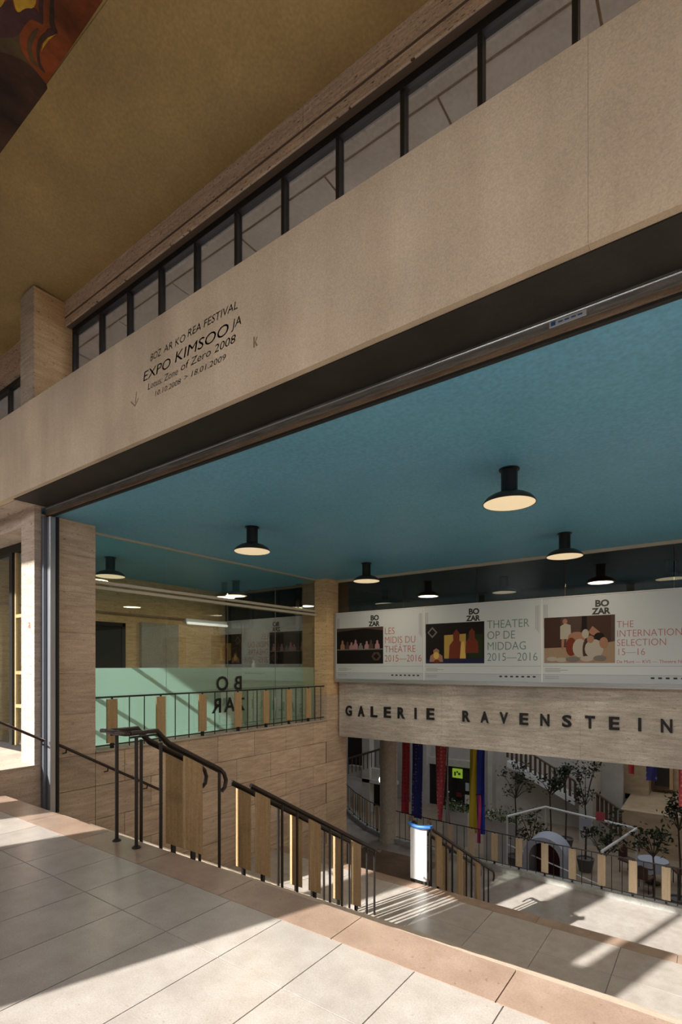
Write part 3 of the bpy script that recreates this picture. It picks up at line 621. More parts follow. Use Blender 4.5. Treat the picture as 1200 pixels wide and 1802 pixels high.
# ------------------------------------------------------------------ railings
def stair_z(y, y0, z0): return z0-SL*max(0, y-y0)
def tread(y, y0, z0):
    return z0 if y < y0-.02 else z0-.17*(int((y-y0+.02)/.304)+1)
def stair_rail(root, x, y0, z0, items, yh0, yh1, rh=.98, curl=True, flat_start=None, sun=False):
    pts = []
    if flat_start is not None: pts.append((x, flat_start, z0+rh)); pts.append((x, y0+.10, z0+rh)); ys = y0+.22
    else: ys = yh0
    y = ys
    while y < yh1: pts.append((x, y, stair_z(y, y0, z0)+rh)); y += .35
    pts.append((x, yh1, stair_z(yh1, y0, z0)+rh))
    if curl:
        e = Vector(pts[-1]); pts += [(e.x, e.y+.05, e.z-.05), (e.x, e.y+.075, e.z-.12), (e.x, e.y+.06, e.z-.19), (e.x, e.y+.02, e.z-.22)]
    MB().tube(pts, .021, 10).build('handrail', 'handrail_wood', root, smooth=True)
    MB().tube([(p[0], p[1], p[2]-.034) for p in pts[:-4 if curl else None]], .010, 6).build('rail_bar', 'black_metal', root, smooth=True)
    for kind, y in items:
        zt = (z0+rh if (y < y0+.12 and flat_start is not None) else stair_z(y, y0, z0)+rh)-.03; zb = tread(y, y0, z0)
        if kind == 'p':
            MB().tube([(x, y, zb), (x, y, zt)], .0155, 10).build('post', 'post_dark', root, smooth=True)
            MB().lathe([(.038, 0), (.038, .006), (.022, .02)], 16, (x, y, zb)).build('base_flange', 'post_dark', root, smooth=True)
        else:
            zb = min(tread(y+.1, y0, z0), tread(y-.1, y0, z0))
            z1a = stair_z(y-.1, y0, z0)+rh-.045; z1b = stair_z(y+.1, y0, z0)+rh-.045; zl = stair_z(y-.1, y0, z0)+.07; zr = stair_z(y+.1, y0, z0)+.07
            MB().prism([(y-.1, zl), (y+.1, zr), (y+.1, z1b), (y-.1, z1a)], 'x', x-.018, x+.018).build('plank', 'timber_oak', root, bevel=.003)
            B(x-.014, x+.014, y-.02, y+.02, zb, zl).build('plank_foot', 'black_metal', root)
            MB().tube([(x-.03, y, (z1a+zl)/2+.02), (x-.01, y, (z1a+zl)/2+.02)], .012, 10).build('plank_bolt', 'post_dark', root)
def rail_pair(label, y0, z0, items, yh0, yh1, xa, xb, **k):
    r = thing('stair_railing', label, 'railing', ((xa+xb)/2, items[0][1], tread(items[0][1], y0, z0)), 'double stair railings with oak planks')
    stair_rail(r, xa, y0, z0, items, yh0, yh1, **k); stair_rail(r, xb, y0, z0, items, yh0, yh1, **k)
    return r
r1 = rail_pair('short upper double railing standing at the head of the stairs with curled ends', 2.66, 0, [('p', 2.56), ('p', 2.80), ('k', 3.15), ('p', 3.47)], 2.5, 3.48, -4.31, -4.01, flat_start=2.5)
MB().tube([(-4.31, 2.50, .98), (-4.30, 2.47, .98), (-4.16, 2.455, .98), (-4.02, 2.47, .98), (-4.01, 2.50, .98)], .021, 10).build('end_loop', 'handrail_wood', r1, smooth=True)
MB().tube([(-4.31, 2.50, .98), (-4.44, 2.49, .975)], .018, 8).build('rail_stub', 'handrail_wood', r1, smooth=True)
it = []
y = 4.08
for k in range(3):
    it += [('k', y)] + ([('p', y+.31), ('p', y+.57)] if k < 2 else [('p', y+.27), ('p', y+.47)]); y += .9
r2 = rail_pair('long double railing down the upper stair flight with three pairs of oak planks', 2.66, 0, it, 3.90, 6.40, -4.31, -4.01, curl=False)
for x in (-4.31, -4.01):
    z = stair_z(6.4, 2.66, 0)+.98
    MB().tube([(x, 6.4, z), (x, 6.47, z-.02), (x, 6.50, z-.05)], .02, 8).build('rail_end', 'handrail_wood', r2, smooth=True)
it = []
y = 8.12
for k in range(3):
    it += [('k', y), ('p', y+.31), ('p', y+.57)]; y += .9
it = [('p', 7.78)]+it
r3 = rail_pair('double railing down the middle of the lower stair flight starting behind a white board', YL1, ZL, it, 7.75, 10.75, -4.13, -3.84, flat_start=7.75)
wb = thing('white_board', 'white board closing the near end of the lower stair railing', 'board', (-4.0, 7.72, ZL))
B(-4.16, -3.86, 7.712, 7.728, ZL+.05, ZL+.90).build('panel', 'white_panel', wb)
for x in (-4.12, -3.90): B(x-.025, x+.025, 7.70, 7.74, ZL, ZL+.05).build('foot', 'rubber', wb)
bt = MB().tube([(-4.17, 7.78, ZL+.96), (-4.17, 7.70, ZL+.955), (-4.10, 7.67, ZL+.95), (-3.99, 7.665, ZL+.94), (-3.88, 7.67, ZL+.95), (-3.81, 7.70, ZL+.955), (-3.81, 7.80, ZL+.94)], .032, 10).build('blue_wrapping', 'blue_tape', smooth=True)
tag(bt, 'blue tape wrapped round the end loop of the lower stair railing', 'tape')
MB().tube([(-4.13, 7.75, ZL+.95), (-4.12, 7.70, ZL+.95), (-4.0, 7.68, ZL+.95), (-3.85, 7.70, ZL+.95), (-3.84, 7.75, ZL+.95)], .018, 8).build('end_loop', 'handrail_wood', r3, smooth=True)
# a second railing line farther right on both flights is out of view; wall handrails
hr = thing('wall_handrail', 'dark handrail on brackets sloping down the left block wall right of the shutter guide', 'handrail', (-6.96, 3.3, 0))
MB().tube([(-6.96, 3.32, .52), (-6.96, 3.36, .50), (-6.96, 4.88, -.38)], .02, 10).build('rail', 'handrail_wood', hr, smooth=True)
for y in (3.42, 4.0, 4.62):
    z = .50-.58*(y-3.36); MB().tube([(-6.96, y, z-.02), (-6.96, y, z-.06), (-7.05, y, z-.08)], .009, 8).build('bracket', 'black_metal', hr, smooth=True)
    MB().lathe([(.03, -.006), (.03, .006)], 12, (0, 0, 0))
hr2 = thing('wall_handrail', 'dark handrail in front of the sunlit pier left of the shutter guide', 'handrail', (-6.9, 2.6, 0))
MB().tube([(-6.93, 2.3, 1.06), (-6.93, 3.13, .60)], .018, 10).build('rail', 'handrail_wood', hr2, smooth=True)
MB().tube([(-6.93, 3.10, .60), (-6.93, 3.10, .56), (-6.985, 3.15, .54)], .012, 8).build('bracket', 'black_metal', hr2, smooth=True)
MB().tube([(-6.93, 2.62, .88), (-6.93, 2.62, .84), (-7.04, 2.62, .255)], .009, 8).build('bracket', 'black_metal', hr2, smooth=True)

def flat_rail(name, label, pts, height, plank_at, bars, zf, curbmat=None, plank_w=.17, group=None, barr=.008, plank_m='timber_oak'):
    """pts: path at floor height; plank_at / bars: positions along the path (metres)"""
    P = [Vector((p[0], p[1], zf)) for p in pts]; L = [0]
    for a, b in zip(P, P[1:]): L.append(L[-1]+(b-a).length)
    def loc(s):
        for i in range(len(P)-1):
            if s <= L[i+1] or i == len(P)-2:
                d = (P[i+1]-P[i]); return P[i]+d*((s-L[i])/d.length), math.atan2(d.y, d.x)
    root = thing(name, label, 'railing', tuple(P[0]), group)
    up_ = Vector((0, 0, height))
    MB().tube([p+up_ for p in P], .014, 8).build('top_rail', 'black_metal', root, smooth=True)
    MB().tube([p+Vector((0, 0, .05)) for p in P], .010, 8).build('bottom_rail', 'black_metal', root, smooth=True)
    for s in plank_at:
        c, a = loc(s)
        MB().obox(c, plank_w/2, .014, zf+.075, zf+height-.03, a).build('plank', plank_m, root)
        MB().obox(c, .022, .02, zf, zf+.075, a).build('plank_foot', 'black_metal', root)
        MB().obox(c, .012, .008, zf+height-.03, zf+height, a).build('plank_clip', 'black_metal', root)
    for s in bars:
        c, a = loc(s)
        MB().tube([c+Vector((0, 0, 0)), c+up_], barr, 8).build('bar', 'black_metal', root, smooth=True)
    return root, loc, L[-1]
flat_rail('window_railing', 'low black railing with oak planks on the ledge in front of the glass partition', [(-7.12, 3.88), (-7.12, 9.17)], .74,
          [y-3.88 for y in (4.154, 4.97, 5.79, 6.60, 7.33, 8.0, 8.62)], [y-3.88 for y in (4.43, 4.68, 5.24, 5.51, 6.06, 6.33, 6.84, 7.09, 7.55, 7.78, 8.22, 8.42, 8.85, 9.05)], .36, plank_w=.16)
# rotunda railings
zc_ = ZG+.14
cr_ = struct('curb', 'grey marble curb under the rotunda railing', 'curb')
for a, b in zip(rim, rim[1:]):
    d = Vector((b[0]-a[0], b[1]-a[1])); nrm = Vector((d.y, -d.x)).normalized()*.0; n2 = Vector((-d.y, d.x)).normalized()
    if n2.y > 0: n2 = -n2
    q = [a, b, (b[0]+n2.x*.2, b[1]+n2.y*.2), (a[0]+n2.x*.2, a[1]+n2.y*.2)]
    MB().prism(q, 'z', ZG, zc_).build('curb_stone', 'curb_marble', cr_)
R1 = [(p[0], p[1]-.1) for p in rim[:8]]; R1[-1] = (-8.05, 14.0)
tot = 12.1
pk = []; s = .35
while s < 11.9: pk.append(s); s += .655
bars = []
for s in pk: bars += [s+.22, s+.44]
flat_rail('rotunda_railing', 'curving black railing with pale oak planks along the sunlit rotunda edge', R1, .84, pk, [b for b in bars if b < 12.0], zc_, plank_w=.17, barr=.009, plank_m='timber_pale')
R2 = [(-8.62, 14.12), (-9.4, 14.5), (-10.4, 15.2), (-11.4, 16.05), (-12.9, 17.6)]
pk = [.3+.655*i for i in range(8)]
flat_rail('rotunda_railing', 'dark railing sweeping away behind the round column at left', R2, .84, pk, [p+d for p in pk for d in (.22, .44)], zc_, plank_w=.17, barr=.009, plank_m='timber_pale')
col = tag(MB().lathe([(.30, 0), (.30, .06), (.27, .08), (.27, 4.0), (.27, -ZG-.05)], 36, (-8.33, 14.02, ZG)).build('round_column', 'terrazzo_column', smooth=True), 'round speckled stone column at the rotunda edge', 'column')
# ------------------------------------------------------------------ rotunda: enclosure, skylight, far side
S(B(-16.2, -16, 9.9, 30, -5.5, 7).build('wall_rotunda', 'rotunda_plaster'), 'plain side wall of the rotunda at far left', 'wall')
S(B(9, 9.2, 9.9, 30, -5.5, 7).build('wall_rotunda', 'rotunda_plaster'), 'plain side wall of the rotunda beyond the right edge', 'wall')
S(B(-16, 9, 30, 30.2, -5.5, 7).build('wall_rotunda', 'rotunda_plaster'), 'end wall of the rotunda hall', 'wall')
S(B(-16, -10.7, 9.75, 9.95, -5.5, 7).build('wall_rotunda', 'rotunda_plaster'), 'wall joining the side room to the rotunda', 'wall')
S(B(5, 9, 9.75, 9.95, -5.5, 7).build('wall_rotunda', 'rotunda_plaster'), 'wall joining the right wall to the rotunda', 'wall')
S(B(-10.75, 5, 9.6, 13.6, 3.72, 7).build('upper_storey', 'rotunda_plaster'), 'upper storey mass above the dim ceiling', 'wall')
S(B(-14.2, -14, -2.9, 9.75, -.4, 7.1).build('wall_porch', 'travertine_pale'), 'far left wall of the porch', 'wall')
S(B(-14, -9.62, 3.3, 3.5, -.4, 7.1).build('wall_porch', 'travertine_pale'), 'street wall left of the shop window', 'wall')
S(B(-14, -9.62, -2.9, 3.3, -.4, 0).build('floor_porch', 'floor_stone'), 'porch floor continuing to the left', 'floor')
S(B(-14, 5, 3.6, 9.75, 6.62, 7.1).build('roof', 'rotunda_plaster'), 'roof over the entrance building', 'roof')
S(B(-16, 9, 26.5, 30, 6.8, 7).build('roof', 'rotunda_plaster'), 'roof at the far end of the rotunda', 'roof')
S(B(-16, -10.5, 9.9, 26.5, 6.8, 7).build('roof', 'rotunda_plaster'), 'roof along the left of the rotunda', 'roof')
S(B(2.5, 9, 9.9, 26.5, 6.8, 7).build('roof', 'rotunda_plaster'), 'roof along the right of the rotunda', 'roof')
S(B(-10.5, 2.5, 13.6, 26.5, 6.95, 6.97).build('skylight', 'clear_glass'), 'glazed skylight over the rotunda', 'skylight')
def face(name, mat, px0, px1, yt, yb, Y, dep=.2, parent=None):
    a = at(px0, yt, Y); b = at(px1, yb, Y); m = at((px0+px1)/2, yt, Y); n = at((px0+px1)/2, yb, Y)
    return B(a.x, b.x, Y, Y+dep, n.z, m.z).build(name, mat, parent)
zf = -5.5
bw = S(B(-15.9, -3.2, 24.4, 24.7, zf, 4).build('wall_far', 'rotunda_plaster'), 'grey plaster wall on the far side of the rotunda', 'wall')
S(B(-3.2, 8.9, 26.4, 26.7, ZG, 4).build('wall_far', 'shop_wall'), 'warm stone wall with shop doors beyond the far gallery', 'wall')
S(B(-3.0, 8.9, 22.3, 26.4, zf, ZG).build('far_gallery', 'shop_wall'), 'far side gallery floor on a warm stone plinth', 'floor')
p0 = at(1040, 1380, 24.0)
S(B(p0.x-.15, p0.x+.35, 22.4, 24.4, zf, 2).build('far_pier', 'rotunda_plaster'), 'grey pier at the edge of the far gallery', 'pier')
S(B(p0.x+.35, p0.x+2.0, 25.2, 26.4, ZG, 3).build('far_pier', 'shop_wall'), 'warm stone pier left of the dark shop door', 'pier')
d1 = struct('door_2', 'dark shop door on the far gallery', 'door'); face('opening', 'shop_dark', 1104, 1130, 1335, 1405, 26.2, .18, d1); face('frame', 'brown_rail', 1100, 1104, 1330, 1405, 26.15, .2, d1); face('frame', 'brown_rail', 1130, 1134, 1330, 1405, 26.15, .2, d1)
d2 = struct('window_6', 'brown framed shop window on the far gallery', 'window'); face('pane', 'shop_dark', 1152, 1178, 1325, 1388, 26.2, .18, d2); face('frame', 'brown_rail', 1148, 1152, 1325, 1390, 26.15, .2, d2); face('frame', 'timber_oak', 1178, 1184, 1325, 1390, 26.15, .2, d2); face('frame', 'brown_rail', 1152, 1178, 1384, 1390, 26.15, .2, d2)
sf = struct('window_7', 'dark shopfront behind the hanging banners', 'window')
face('opening', 'dark_void', 750, 834, 1348, 1452, 24.3, .12, sf); face('head', 'rotunda_plaster', 745, 838, 1336, 1348, 24.2, .2, sf)
for px in (750, 772, 800, 832): face('mullion', 'black_metal', px-1.2, px+1.2, 1348, 1452, 24.25, .1, sf)
face('poster_sheet', 'petal_white', 818, 827, 1399, 1415, 24.2, .03, sf); face('poster_sheet', 'poster_grey', 819, 825, 1378, 1392, 24.2, .03, sf); face('poster_sheet', 'p_red', 803, 812, 1395, 1402, 24.2, .03, sf)
es = thing('exit_sign', 'glowing yellow green sign over the dark shopfront', 'sign', tuple(at(804, 1370, 24.0)))
face('panel', 'sign_green', 796, 813, 1353, 1369, 24.0, .06, es)
for a, b, c, d in ((799, 802, 1358, 1365), (803, 806, 1357, 1360), (806, 810, 1360, 1364)): face('pictogram', 'leaf_green', a, b, c, d, 23.99, .02, es)
for px0, px1, l in ((722, 728, 'slim grey pilaster right of the red banner'), (741, 750, 'grey pilaster between the blue and rose banners'), (858, 866, 'grey pilaster right of the blue banner')):
    o = face('pilaster', 'rotunda_plaster', px0, px1, 1290, 1470, 23.9, .5); S(o, l, 'pilaster')
bp_ = thing('balcony', 'curved balcony with brown balusters glimpsed left of the round column', 'balcony', (-14, 21, zf))
face('parapet', 'rotunda_plaster', 612, 690, 1352, 1372, 21.2, .3, bp_); face('slab', 'rotunda_plaster', 612, 690, 1372, 1378, 21.0, .6, bp_)
face('recess', 'dark_void', 612, 636, 1296, 1350, 22.2, .1, bp_); face('recess', 'dark_void', 652, 676, 1380, 1425, 22.2, .1, bp_); face('post', 'rotunda_plaster', 637, 650, 1296, 1440, 21.0, .4, bp_)
a = at(613, 1335, 21); b = at(690, 1312, 21)
MB().tube([a, b], .05, 8).build('rail', 'brown_rail', bp_)
for i in range(12):
    q = a.lerp(b, i/11); MB().tube([q, q-Vector((0, 0, .75))], .025, 6).build('baluster', 'brown_rail', bp_)
lp = tag(MB().lathe([(.02, 0), (.09, .05), (.12, .15), (.09, .25), (.02, .3)], 14, tuple(at(671, 1378, 20.4))).build('globe_lamp', 'floodlight'), 'tiny bright globe lamp left of the round column', 'lamp')
# stairs on the far wall with brown balusters
fs = thing('far_stair', 'brown balustered stair climbing the grey far wall', 'stairs', (-6, 23.5, zf))
a = at(893, 1300, 23.6); b = at(1012, 1375, 23.6)
MB().prism([(a.x, a.z-1.0), (b.x, b.z-.75), (b.x, b.z-1.0), (a.x, a.z-1.25)], 'y', 23.5, 24.35).build('stringer', 'white_panel', fs)
MB().tube([a, b], .045, 8).build('rail', 'brown_rail', fs)
for i in range(15):
    q = a.lerp(b, i/14); MB().box(q.x-.05, q.x+.05, q.y-.02, q.y+.02, q.z-.85, q.z).build('baluster', 'brown_rail', fs)
sr = thing('far_stair_railing', 'brown slatted railing running down from the far gallery beside the grey pier', 'railing', tuple(at(1050, 1430, 21.8)))
a = at(1048, 1395, 22.2); b = at(1096, 1428, 20.8)
MB().tube([a, b], .04, 8).build('rail', 'brown_rail', sr); MB().tube([a-Vector((0, 0, .95)), b-Vector((0, 0, .95))], .03, 8).build('lower_rail', 'brown_rail', sr)
for i in range(6):
    q = a.lerp(b, (i+.5)/6); MB().box(q.x-.05, q.x+.05, q.y-.02, q.y+.02, q.z-.95, q.z).build('baluster', 'brown_rail', sr)
fl_ = thing('floodlight', 'bright vertical floodlight in front of the far stair', 'lamp', tuple(at(1027, 1368, 23)))
face('lens', 'floodlight', 1023, 1031, 1347, 1366, 23, .08, fl_); face('housing', 'black_metal', 1021, 1033, 1344, 1347, 23, .12, fl_)
MB().tube([at(1027, 1366, 23.05), at(1027, 1480, 23.05)], .03, 6).build('pole', 'black_metal', fl_)

# banners
def dotted(name, c0, c1, sc):
    m, t, b = nodes(name); N = t.nodes; L = t.links; geo = N.new('ShaderNodeNewGeometry'); v = N.new('ShaderNodeTexVoronoi'); v.inputs['Scale'].default_value = sc; v.inputs['Randomness'].default_value = .3
    L.new(geo.outputs['Position'], v.inputs['Vector']); cr = N.new('ShaderNodeValToRGB'); cr.color_ramp.interpolation = 'CONSTANT'
    cr.color_ramp.elements[0].color = (*c1, 1); cr.color_ramp.elements[1].color = (*c0, 1); cr.color_ramp.elements[1].position = .3
    L.new(v.outputs[0], cr.inputs[0]); L.new(cr.outputs[0], b.inputs['Base Color']); b.inputs['Roughness'].default_value = .85
dotted('cloth_red_dots', (.42, .035, .06), (.22, .02, .04), 9); dotted('cloth_blue_dots', (.03, .04, .22), (.20, .20, .42), 10); dotted('cloth_rose_dots', (.55, .09, .12), (.75, .22, .22), 9)
def banner(label, px0, px1, ybot, mats, Y=14.25, topz=-.06, drift=0):
    r = thing('banner', label, 'banner', tuple(at((px0+px1)/2, ybot, Y)), 'cloth banners hanging in the rotunda')
    wts = [m[1] if isinstance(m, tuple) else 1/len(mats) for m in mats]; mats = [m[0] if isinstance(m, tuple) else m for m in mats]
    xs_ = [at(px0+(px1-px0)*sum(wts[:i]), ybot, Y).x for i in range(len(mats)+1)]; zb = at((px0+px1)/2, ybot, Y).z
    for j, m in enumerate(mats):
        mb = MB(); K = 14
        for s_ in (0, .012):
            for i in range(K+1):
                z = topz+(zb-topz)*i/K
                for k in range(5):
                    x = xs_[j]+(xs_[j+1]-xs_[j])*k/4+drift*(i/K)**2*(.5-k/4)
                    mb.v.append((x, Y+s_+.03*math.sin(k*1.6+j*2+i*.35), z))
        R = (K+1)*5
        for i in range(K):
            for k in range(4):
                q = i*5+k; mb.f += [(q, q+1, q+6, q+5), (R+q, R+q+5, R+q+6, R+q+1)]
            mb.f += [(i*5, i*5+5, R+i*5+5, R+i*5), (i*5+4, R+i*5+4, R+i*5+9, i*5+9)]
        mb.f += [(k, R+k, R+k+1, k+1) for k in range(4)]+[(K*5+k, K*5+k+1, R+K*5+k+1, R+K*5+k) for k in range(4)]
        mb.build('cloth', m, r, smooth=True)
    MB().tube([(xs_[0]-.05, Y+.01, topz), (xs_[-1]+.05, Y+.01, topz)], .012, 6).build('rod', 'black_metal', r)
banner('narrow dark red patterned banner beside the round column', 707, 720, 1432, ['cloth_red_dots'])
banner('dark blue patterned banner second from the round column', 725, 743, 1440, ['cloth_blue_dots'])
banner('rose patterned banner with a pale edge', 765, 790, 1446, [('cloth_rose_dots', .8), ('banner_grey', .2)], drift=.25)
banner('yellow and cobalt blue striped banner reaching below the railing', 826, 853, 1466, ['banner_yellow', 'banner_cobalt'])
banner('short magenta tail showing under the yellow and blue banner', 840, 846, 1484, ['banner_magenta'], Y=14.19, topz=-2.1)
banner('short red pennant on the far right', 1106, 1116, 1362, ['banner_red'])
banner('short blue grey cloth near the red pennant', 1137, 1156, 1374, ['cloth_blue_dots'])
banner('rose banner at the right edge of the view', 1194, 1210, 1420, ['cloth_rose_dots'])

# plants, furniture of the cafe
def tree(label, x, y, h, crown, cr, cz, n=240, pot=True, seed=0, mat='leaf_dark'):
    rnd = random.Random(seed); r = thing('potted_tree', label, 'tree', (x, y, zf), 'potted trees of the cafe')
    if pot: MB().lathe([(.20, 0), (.28, .42), (.30, .45), (.25, .45), (.24, .40)], 18, (x, y, zf)).build('pot', 'pot_grey', r, smooth=True)
    mb = MB().tube([(x, y, zf+.3), (x+.03, y, zf+h*.4), (x-.02, y+.02, zf+cz)], [.035, .028, .02], 7)
    tips = []
    for i in range(9):
        a = rnd.uniform(0, 6.3); rr = cr*rnd.uniform(.4, .95); zz = zf+cz+rnd.uniform(-.1, crown)
        p = Vector((x+rr*math.cos(a), y+rr*math.sin(a), zz)); mb.tube([(x, y, zf+cz-.1), ((x+p.x)/2, (y+p.y)/2, (zf+cz+p.z)/2+.05), p], [.016, .012, .005], 5); tips.append(p)
    mb.build('trunk', 'bark', r, smooth=True)
    lb_ = MB()
    for i in range(n):
        c = rnd.choice(tips).lerp(Vector((x, y, zf+cz+crown*.5)), rnd.uniform(0, .6))+Vector((rnd.gauss(0, .1), rnd.gauss(0, .1), rnd.gauss(0, .1)))
        d = Vector((rnd.gauss(0, 1), rnd.gauss(0, 1), rnd.gauss(0, .7))).normalized(); e = d.cross(Vector((rnd.random(), rnd.random(), rnd.random()))).normalized()
        s_ = rnd.uniform(.05, .09); k = len(lb_.v); lb_.v += [tuple(c-d*s_), tuple(c+e*s_*.45), tuple(c+d*s_), tuple(c-e*s_*.45)]; lb_.f.append((k, k+1, k+2, k+3))
    lb_.build('foliage', mat, r, kind='stuff')
    return r
for i, (lab, px, y_, top, mid, bot, crr) in enumerate((('full leafed potted tree left of the others against the grey wall', 907, 18.2, 1336, 1400, 0, .62), ('small umbrella shaped tree against the foot of the far stair', 968, 19.6, 1362, 1392, 0, .70),
        ('slim tall tree standing beside the floodlight', 1030, 19.4, 1335, 1412, 0, .50), ('upper thin tree behind the umbrella shaped one', 995, 21.2, 1340, 1372, 0, .45), ('dense dark tree just behind the railing left of the hooded chair', 935, 17.7, 1425, 1480, 0, .70),
        ('dark tree under the pergola corner right of the hooded chair', 1062, 16.4, 1425, 1505, 0, .75), ('wide tree inside the right end of the pergola', 1150, 17.0, 1440, 1502, 0, .80), ('tree with pale blossoms at the right edge', 1195, 17.6, 1395, 1455, 0, .55))):
    q = at(px, top, y_); q2 = at(px, mid, y_)
    tree(lab, q.x, y_, q.z-zf, q.z-q2.z, crr, q2.z-zf, n=330, seed=i+3)
def planter(label, px0, px1, yt, Y):
    a = at(px0, yt, Y); b = at(px1, yt, Y); r = thing('planter', label, 'planter', ((a.x+b.x)/2, Y, zf)); rnd = random.Random(int(px0))
    B(a.x, b.x, Y-.2, Y+.2, zf, a.z-.35).build('box', 'rotunda_plaster', r)
    lv = MB(); fw = MB()
    for i in range(420):
        c = Vector((rnd.uniform(a.x, b.x), Y+rnd.uniform(-.3, .3), a.z-.35+abs(rnd.gauss(0, .22)))); d = Vector((rnd.gauss(0, 1), rnd.gauss(0, 1), rnd.gauss(0, 1))).normalized(); e = d.cross(Vector((.3, .5, .8))).normalized()
        m = fw if i % 5 == 0 else lv; s_ = .055 if m is lv else .05; k = len(m.v); m.v += [tuple(c-d*s_), tuple(c+e*s_*.6), tuple(c+d*s_), tuple(c-e*s_*.6)]; m.f.append((k, k+1, k+2, k+3))
    lv.build('foliage', 'leaf_green', r, kind='stuff'); fw.build('flowers', 'petal_white', r, kind='stuff')
planter('planter of white flowers behind the rose banner', 783, 826, 1408, 19.5); planter('planter of white flowers right of the blue and yellow banner', 854, 915, 1422, 18.8)
# pergola frame
pg = thing('pergola_frame', 'thin white cafe pergola frame with papers clipped to it', 'frame', (-3.6, 16.8, zf))
pc = [(-5.5, 16.7), (-4.8, 18.6), (-1.96, 17.7), (-2.45, 15.0)]
zp = -3.3
for i in range(4):
    a, b = pc[i], pc[(i+1) % 4]
    if i != 3: MB().tube([(a[0], a[1], zp), (b[0], b[1], zp)], .04, 8).build('beam', 'white_panel', pg)
    MB().tube([(a[0], a[1], zf), (a[0], a[1], zp)], .03, 8).build('post', 'white_panel', pg)
for i in range(1): MB().tube([(pc[0][0], pc[0][1], zp-.9), (pc[3][0], pc[3][1], zp-.9)], .02, 8).build('beam', 'white_panel', pg)
for px, m, wd, hh in ((1030, 'cloth_white', .34, .32), (1056, 'banner_rose', .24, .3)):
    q = at(px, 1440, 17.85); B(q.x-wd/2, q.x+wd/2, q.y-.005, q.y+.005, zp-(.3 if m == 'cloth_white' else -.02), zp+(.02 if m == 'cloth_white' else .3)).build('paper', m, pg)
# hooded chair
hc = thing('hooded_chair', 'white hooded armchair with a maroon lining behind the railing', 'chair', (-4.15, 16.3, zf))
arch = [(.62*math.cos(t), 1.35+.62*math.sin(t)) for t in [math.pi*i/12 for i in range(13)]]
for i in range(len(arch)-1):
    pass
outer = [(-4.15+.62, zf)]+[(-4.15+x, zf+z) for x, z in arch]+[(-4.15-.62, zf)]; inner = [(-4.15+.44, zf)]+[(-4.15+x*.71, zf+1.35+(z-1.35)*.75) for x, z in arch]+[(-4.15-.44, zf)]
mb = MB(); n = len(outer)
for Yv in (15.95, 16.7):
    mb.v += [(x, Yv, z) for x, z in outer]+[(x, Yv, z) for x, z in inner]
for i in range(n-1):
    mb.f += [(i, i+1, n+i+1, n+i), (2*n+i, 3*n+i, 3*n+i+1, 2*n+i+1), (i, 2*n+i, 2*n+i+1, i+1), (n+i, n+i+1, 3*n+i+1, 3*n+i)]
mb.build('hood', 'cloth_white', hc, smooth=True); MB().prism(inner, 'y', 16.6, 16.68).build('lining', 'maroon', hc); B(-4.58, -3.72, 16.0, 16.6, zf+.3, zf+.5).build('seat', 'maroon', hc)
def wchair(label, loc, rz):
    r = thing('wicker_chair', label, 'chair', loc, 'wicker cafe chairs', 0); x, y, z = loc
    B(x-.24, x+.24, y-.24, y+.24, z+.42, z+.47).build('seat', 'wicker', r)
    mb = MB(); K = 10
    pts = [(x+.27*math.cos(t), y+.27*math.sin(t), z+.85-.10*abs(math.cos(t))) for t in [math.pi*i/K for i in range(K+1)]]
    MB().tube(pts, .022, 7).build('back_hoop', 'wicker', r)
    MB().prism([(x-.2, z+.47), (x+.2, z+.47), (x+.2, z+.78), (x, z+.86), (x-.2, z+.78)], 'y', y+.22, y+.25).build('backrest', 'wicker', r)
    for sx in (-.2, .2):
        for sy in (-.2, .2): MB().tube([(x+sx, y+sy, z), (x+sx, y+sy, z+.44)], .014, 6).build('leg', 'black_metal', r)
    r.rotation_euler[2] = rz; return r
c0 = None
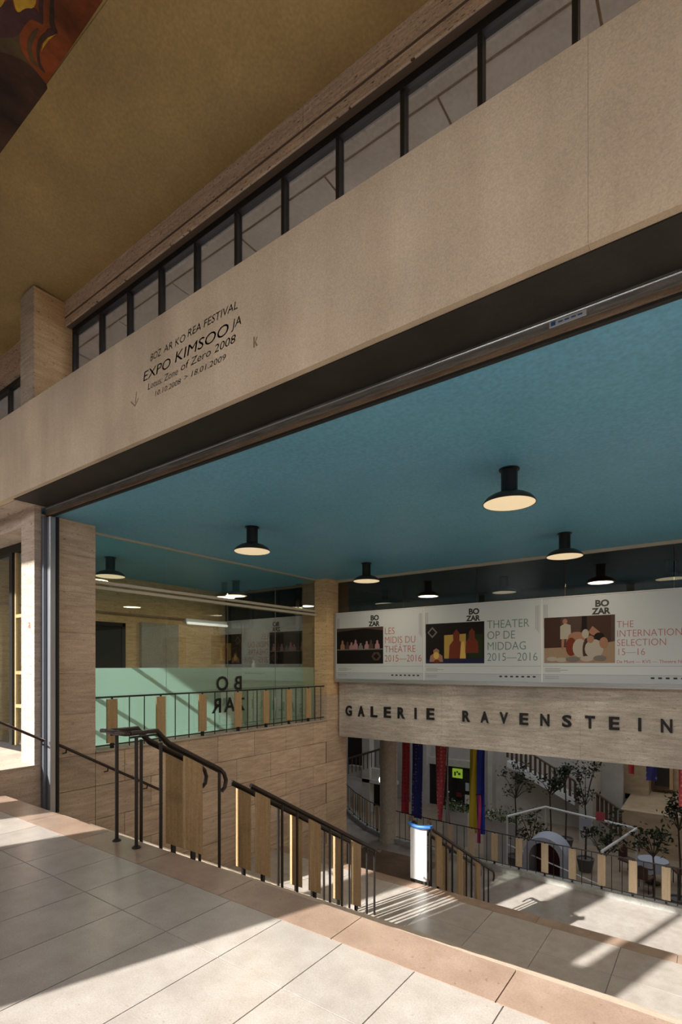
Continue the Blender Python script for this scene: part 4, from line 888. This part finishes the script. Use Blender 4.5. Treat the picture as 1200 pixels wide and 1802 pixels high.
def ctable(label, x, y, cl):
    r = thing('cafe_table', label, 'table', (x, y, zf), 'cafe tables of the rotunda')
    MB().lathe([(.22, 0), (.22, .03), (.04, .05), (.035, .70), (.05, .72)], 16, (x, y, zf)).build('base', 'black_metal', r, smooth=True)
    MB().lathe([(.42, .72), (.42, .75)], 24, (x, y, zf)).build('tabletop', 'wicker', r)
    c = MB()
    K = 28
    for zz, amp in ((.765, 0), (.76, 0), (.45, .05)):
        c.v += [(x+(.44+amp*math.sin(7*2*math.pi*i/K)+(.04 if amp else 0))*math.cos(2*math.pi*i/K), y+(.44+amp*math.sin(7*2*math.pi*i/K)+(.04 if amp else 0))*math.sin(2*math.pi*i/K), zf+zz) for i in range(K)]
    c.f = [tuple(range(K))]+[(i, (i+1) % K, K+(i+1) % K, K+i) for i in range(K)]+[(K+i, K+(i+1) % K, 2*K+(i+1) % K, 2*K+i) for i in range(K)]
    o = c.build('tablecloth', 'cloth_white', smooth=True); tag(o, cl, 'tablecloth', 'pale tablecloths of the cafe')
spots = [(-5.3, 15.3, 'behind the two brightest planks'), (-2.85, 15.35, 'right of the hooded chair'), (-.6, 15.3, 'under the right end of the pergola'), (.75, 17.3, 'at the right edge of the view'), (-1.7, 19.6, 'beyond the pergola')]
for x, y, w_ in spots:
    ctable('round cafe table '+w_, x, y, 'pale cloth on the round cafe table '+w_)
    for k, a in enumerate((.4, 2.6, 4.5)):
        sx, sy = x+.86*math.cos(a), y+.86*math.sin(a); wh = ('right of', 'left of', 'in front of')[k]
        lab = 'dark wicker chair %s the cafe table %s' % (wh, w_)
        if c0 is None: c0 = wchair(lab, (sx, sy, zf), a-math.pi/2)
        else: copy_tree(c0, (sx, sy, zf), lab, rz=a-math.pi/2)
bpy.context.view_layer.update()

S(B(-40, 30, -17, -15.5, -.2, 7.2).build('opposite_building', 'brown_stone'), 'building across the street from the porch', 'building')
S(B(5.6, 6, -2.6, 3.4, -.4, 7.1).build('wall_porch', 'travertine_pale'), 'right end wall of the porch', 'wall')
for x, y in ((-7, 17), (-2, 17), (-7, 22), (-1, 22)): lamp_light(x, y, 6.6, 45, (1, .93, .84), 'rotunda_lamp_light', .5)  # unseen fill lights added to brighten the rotunda
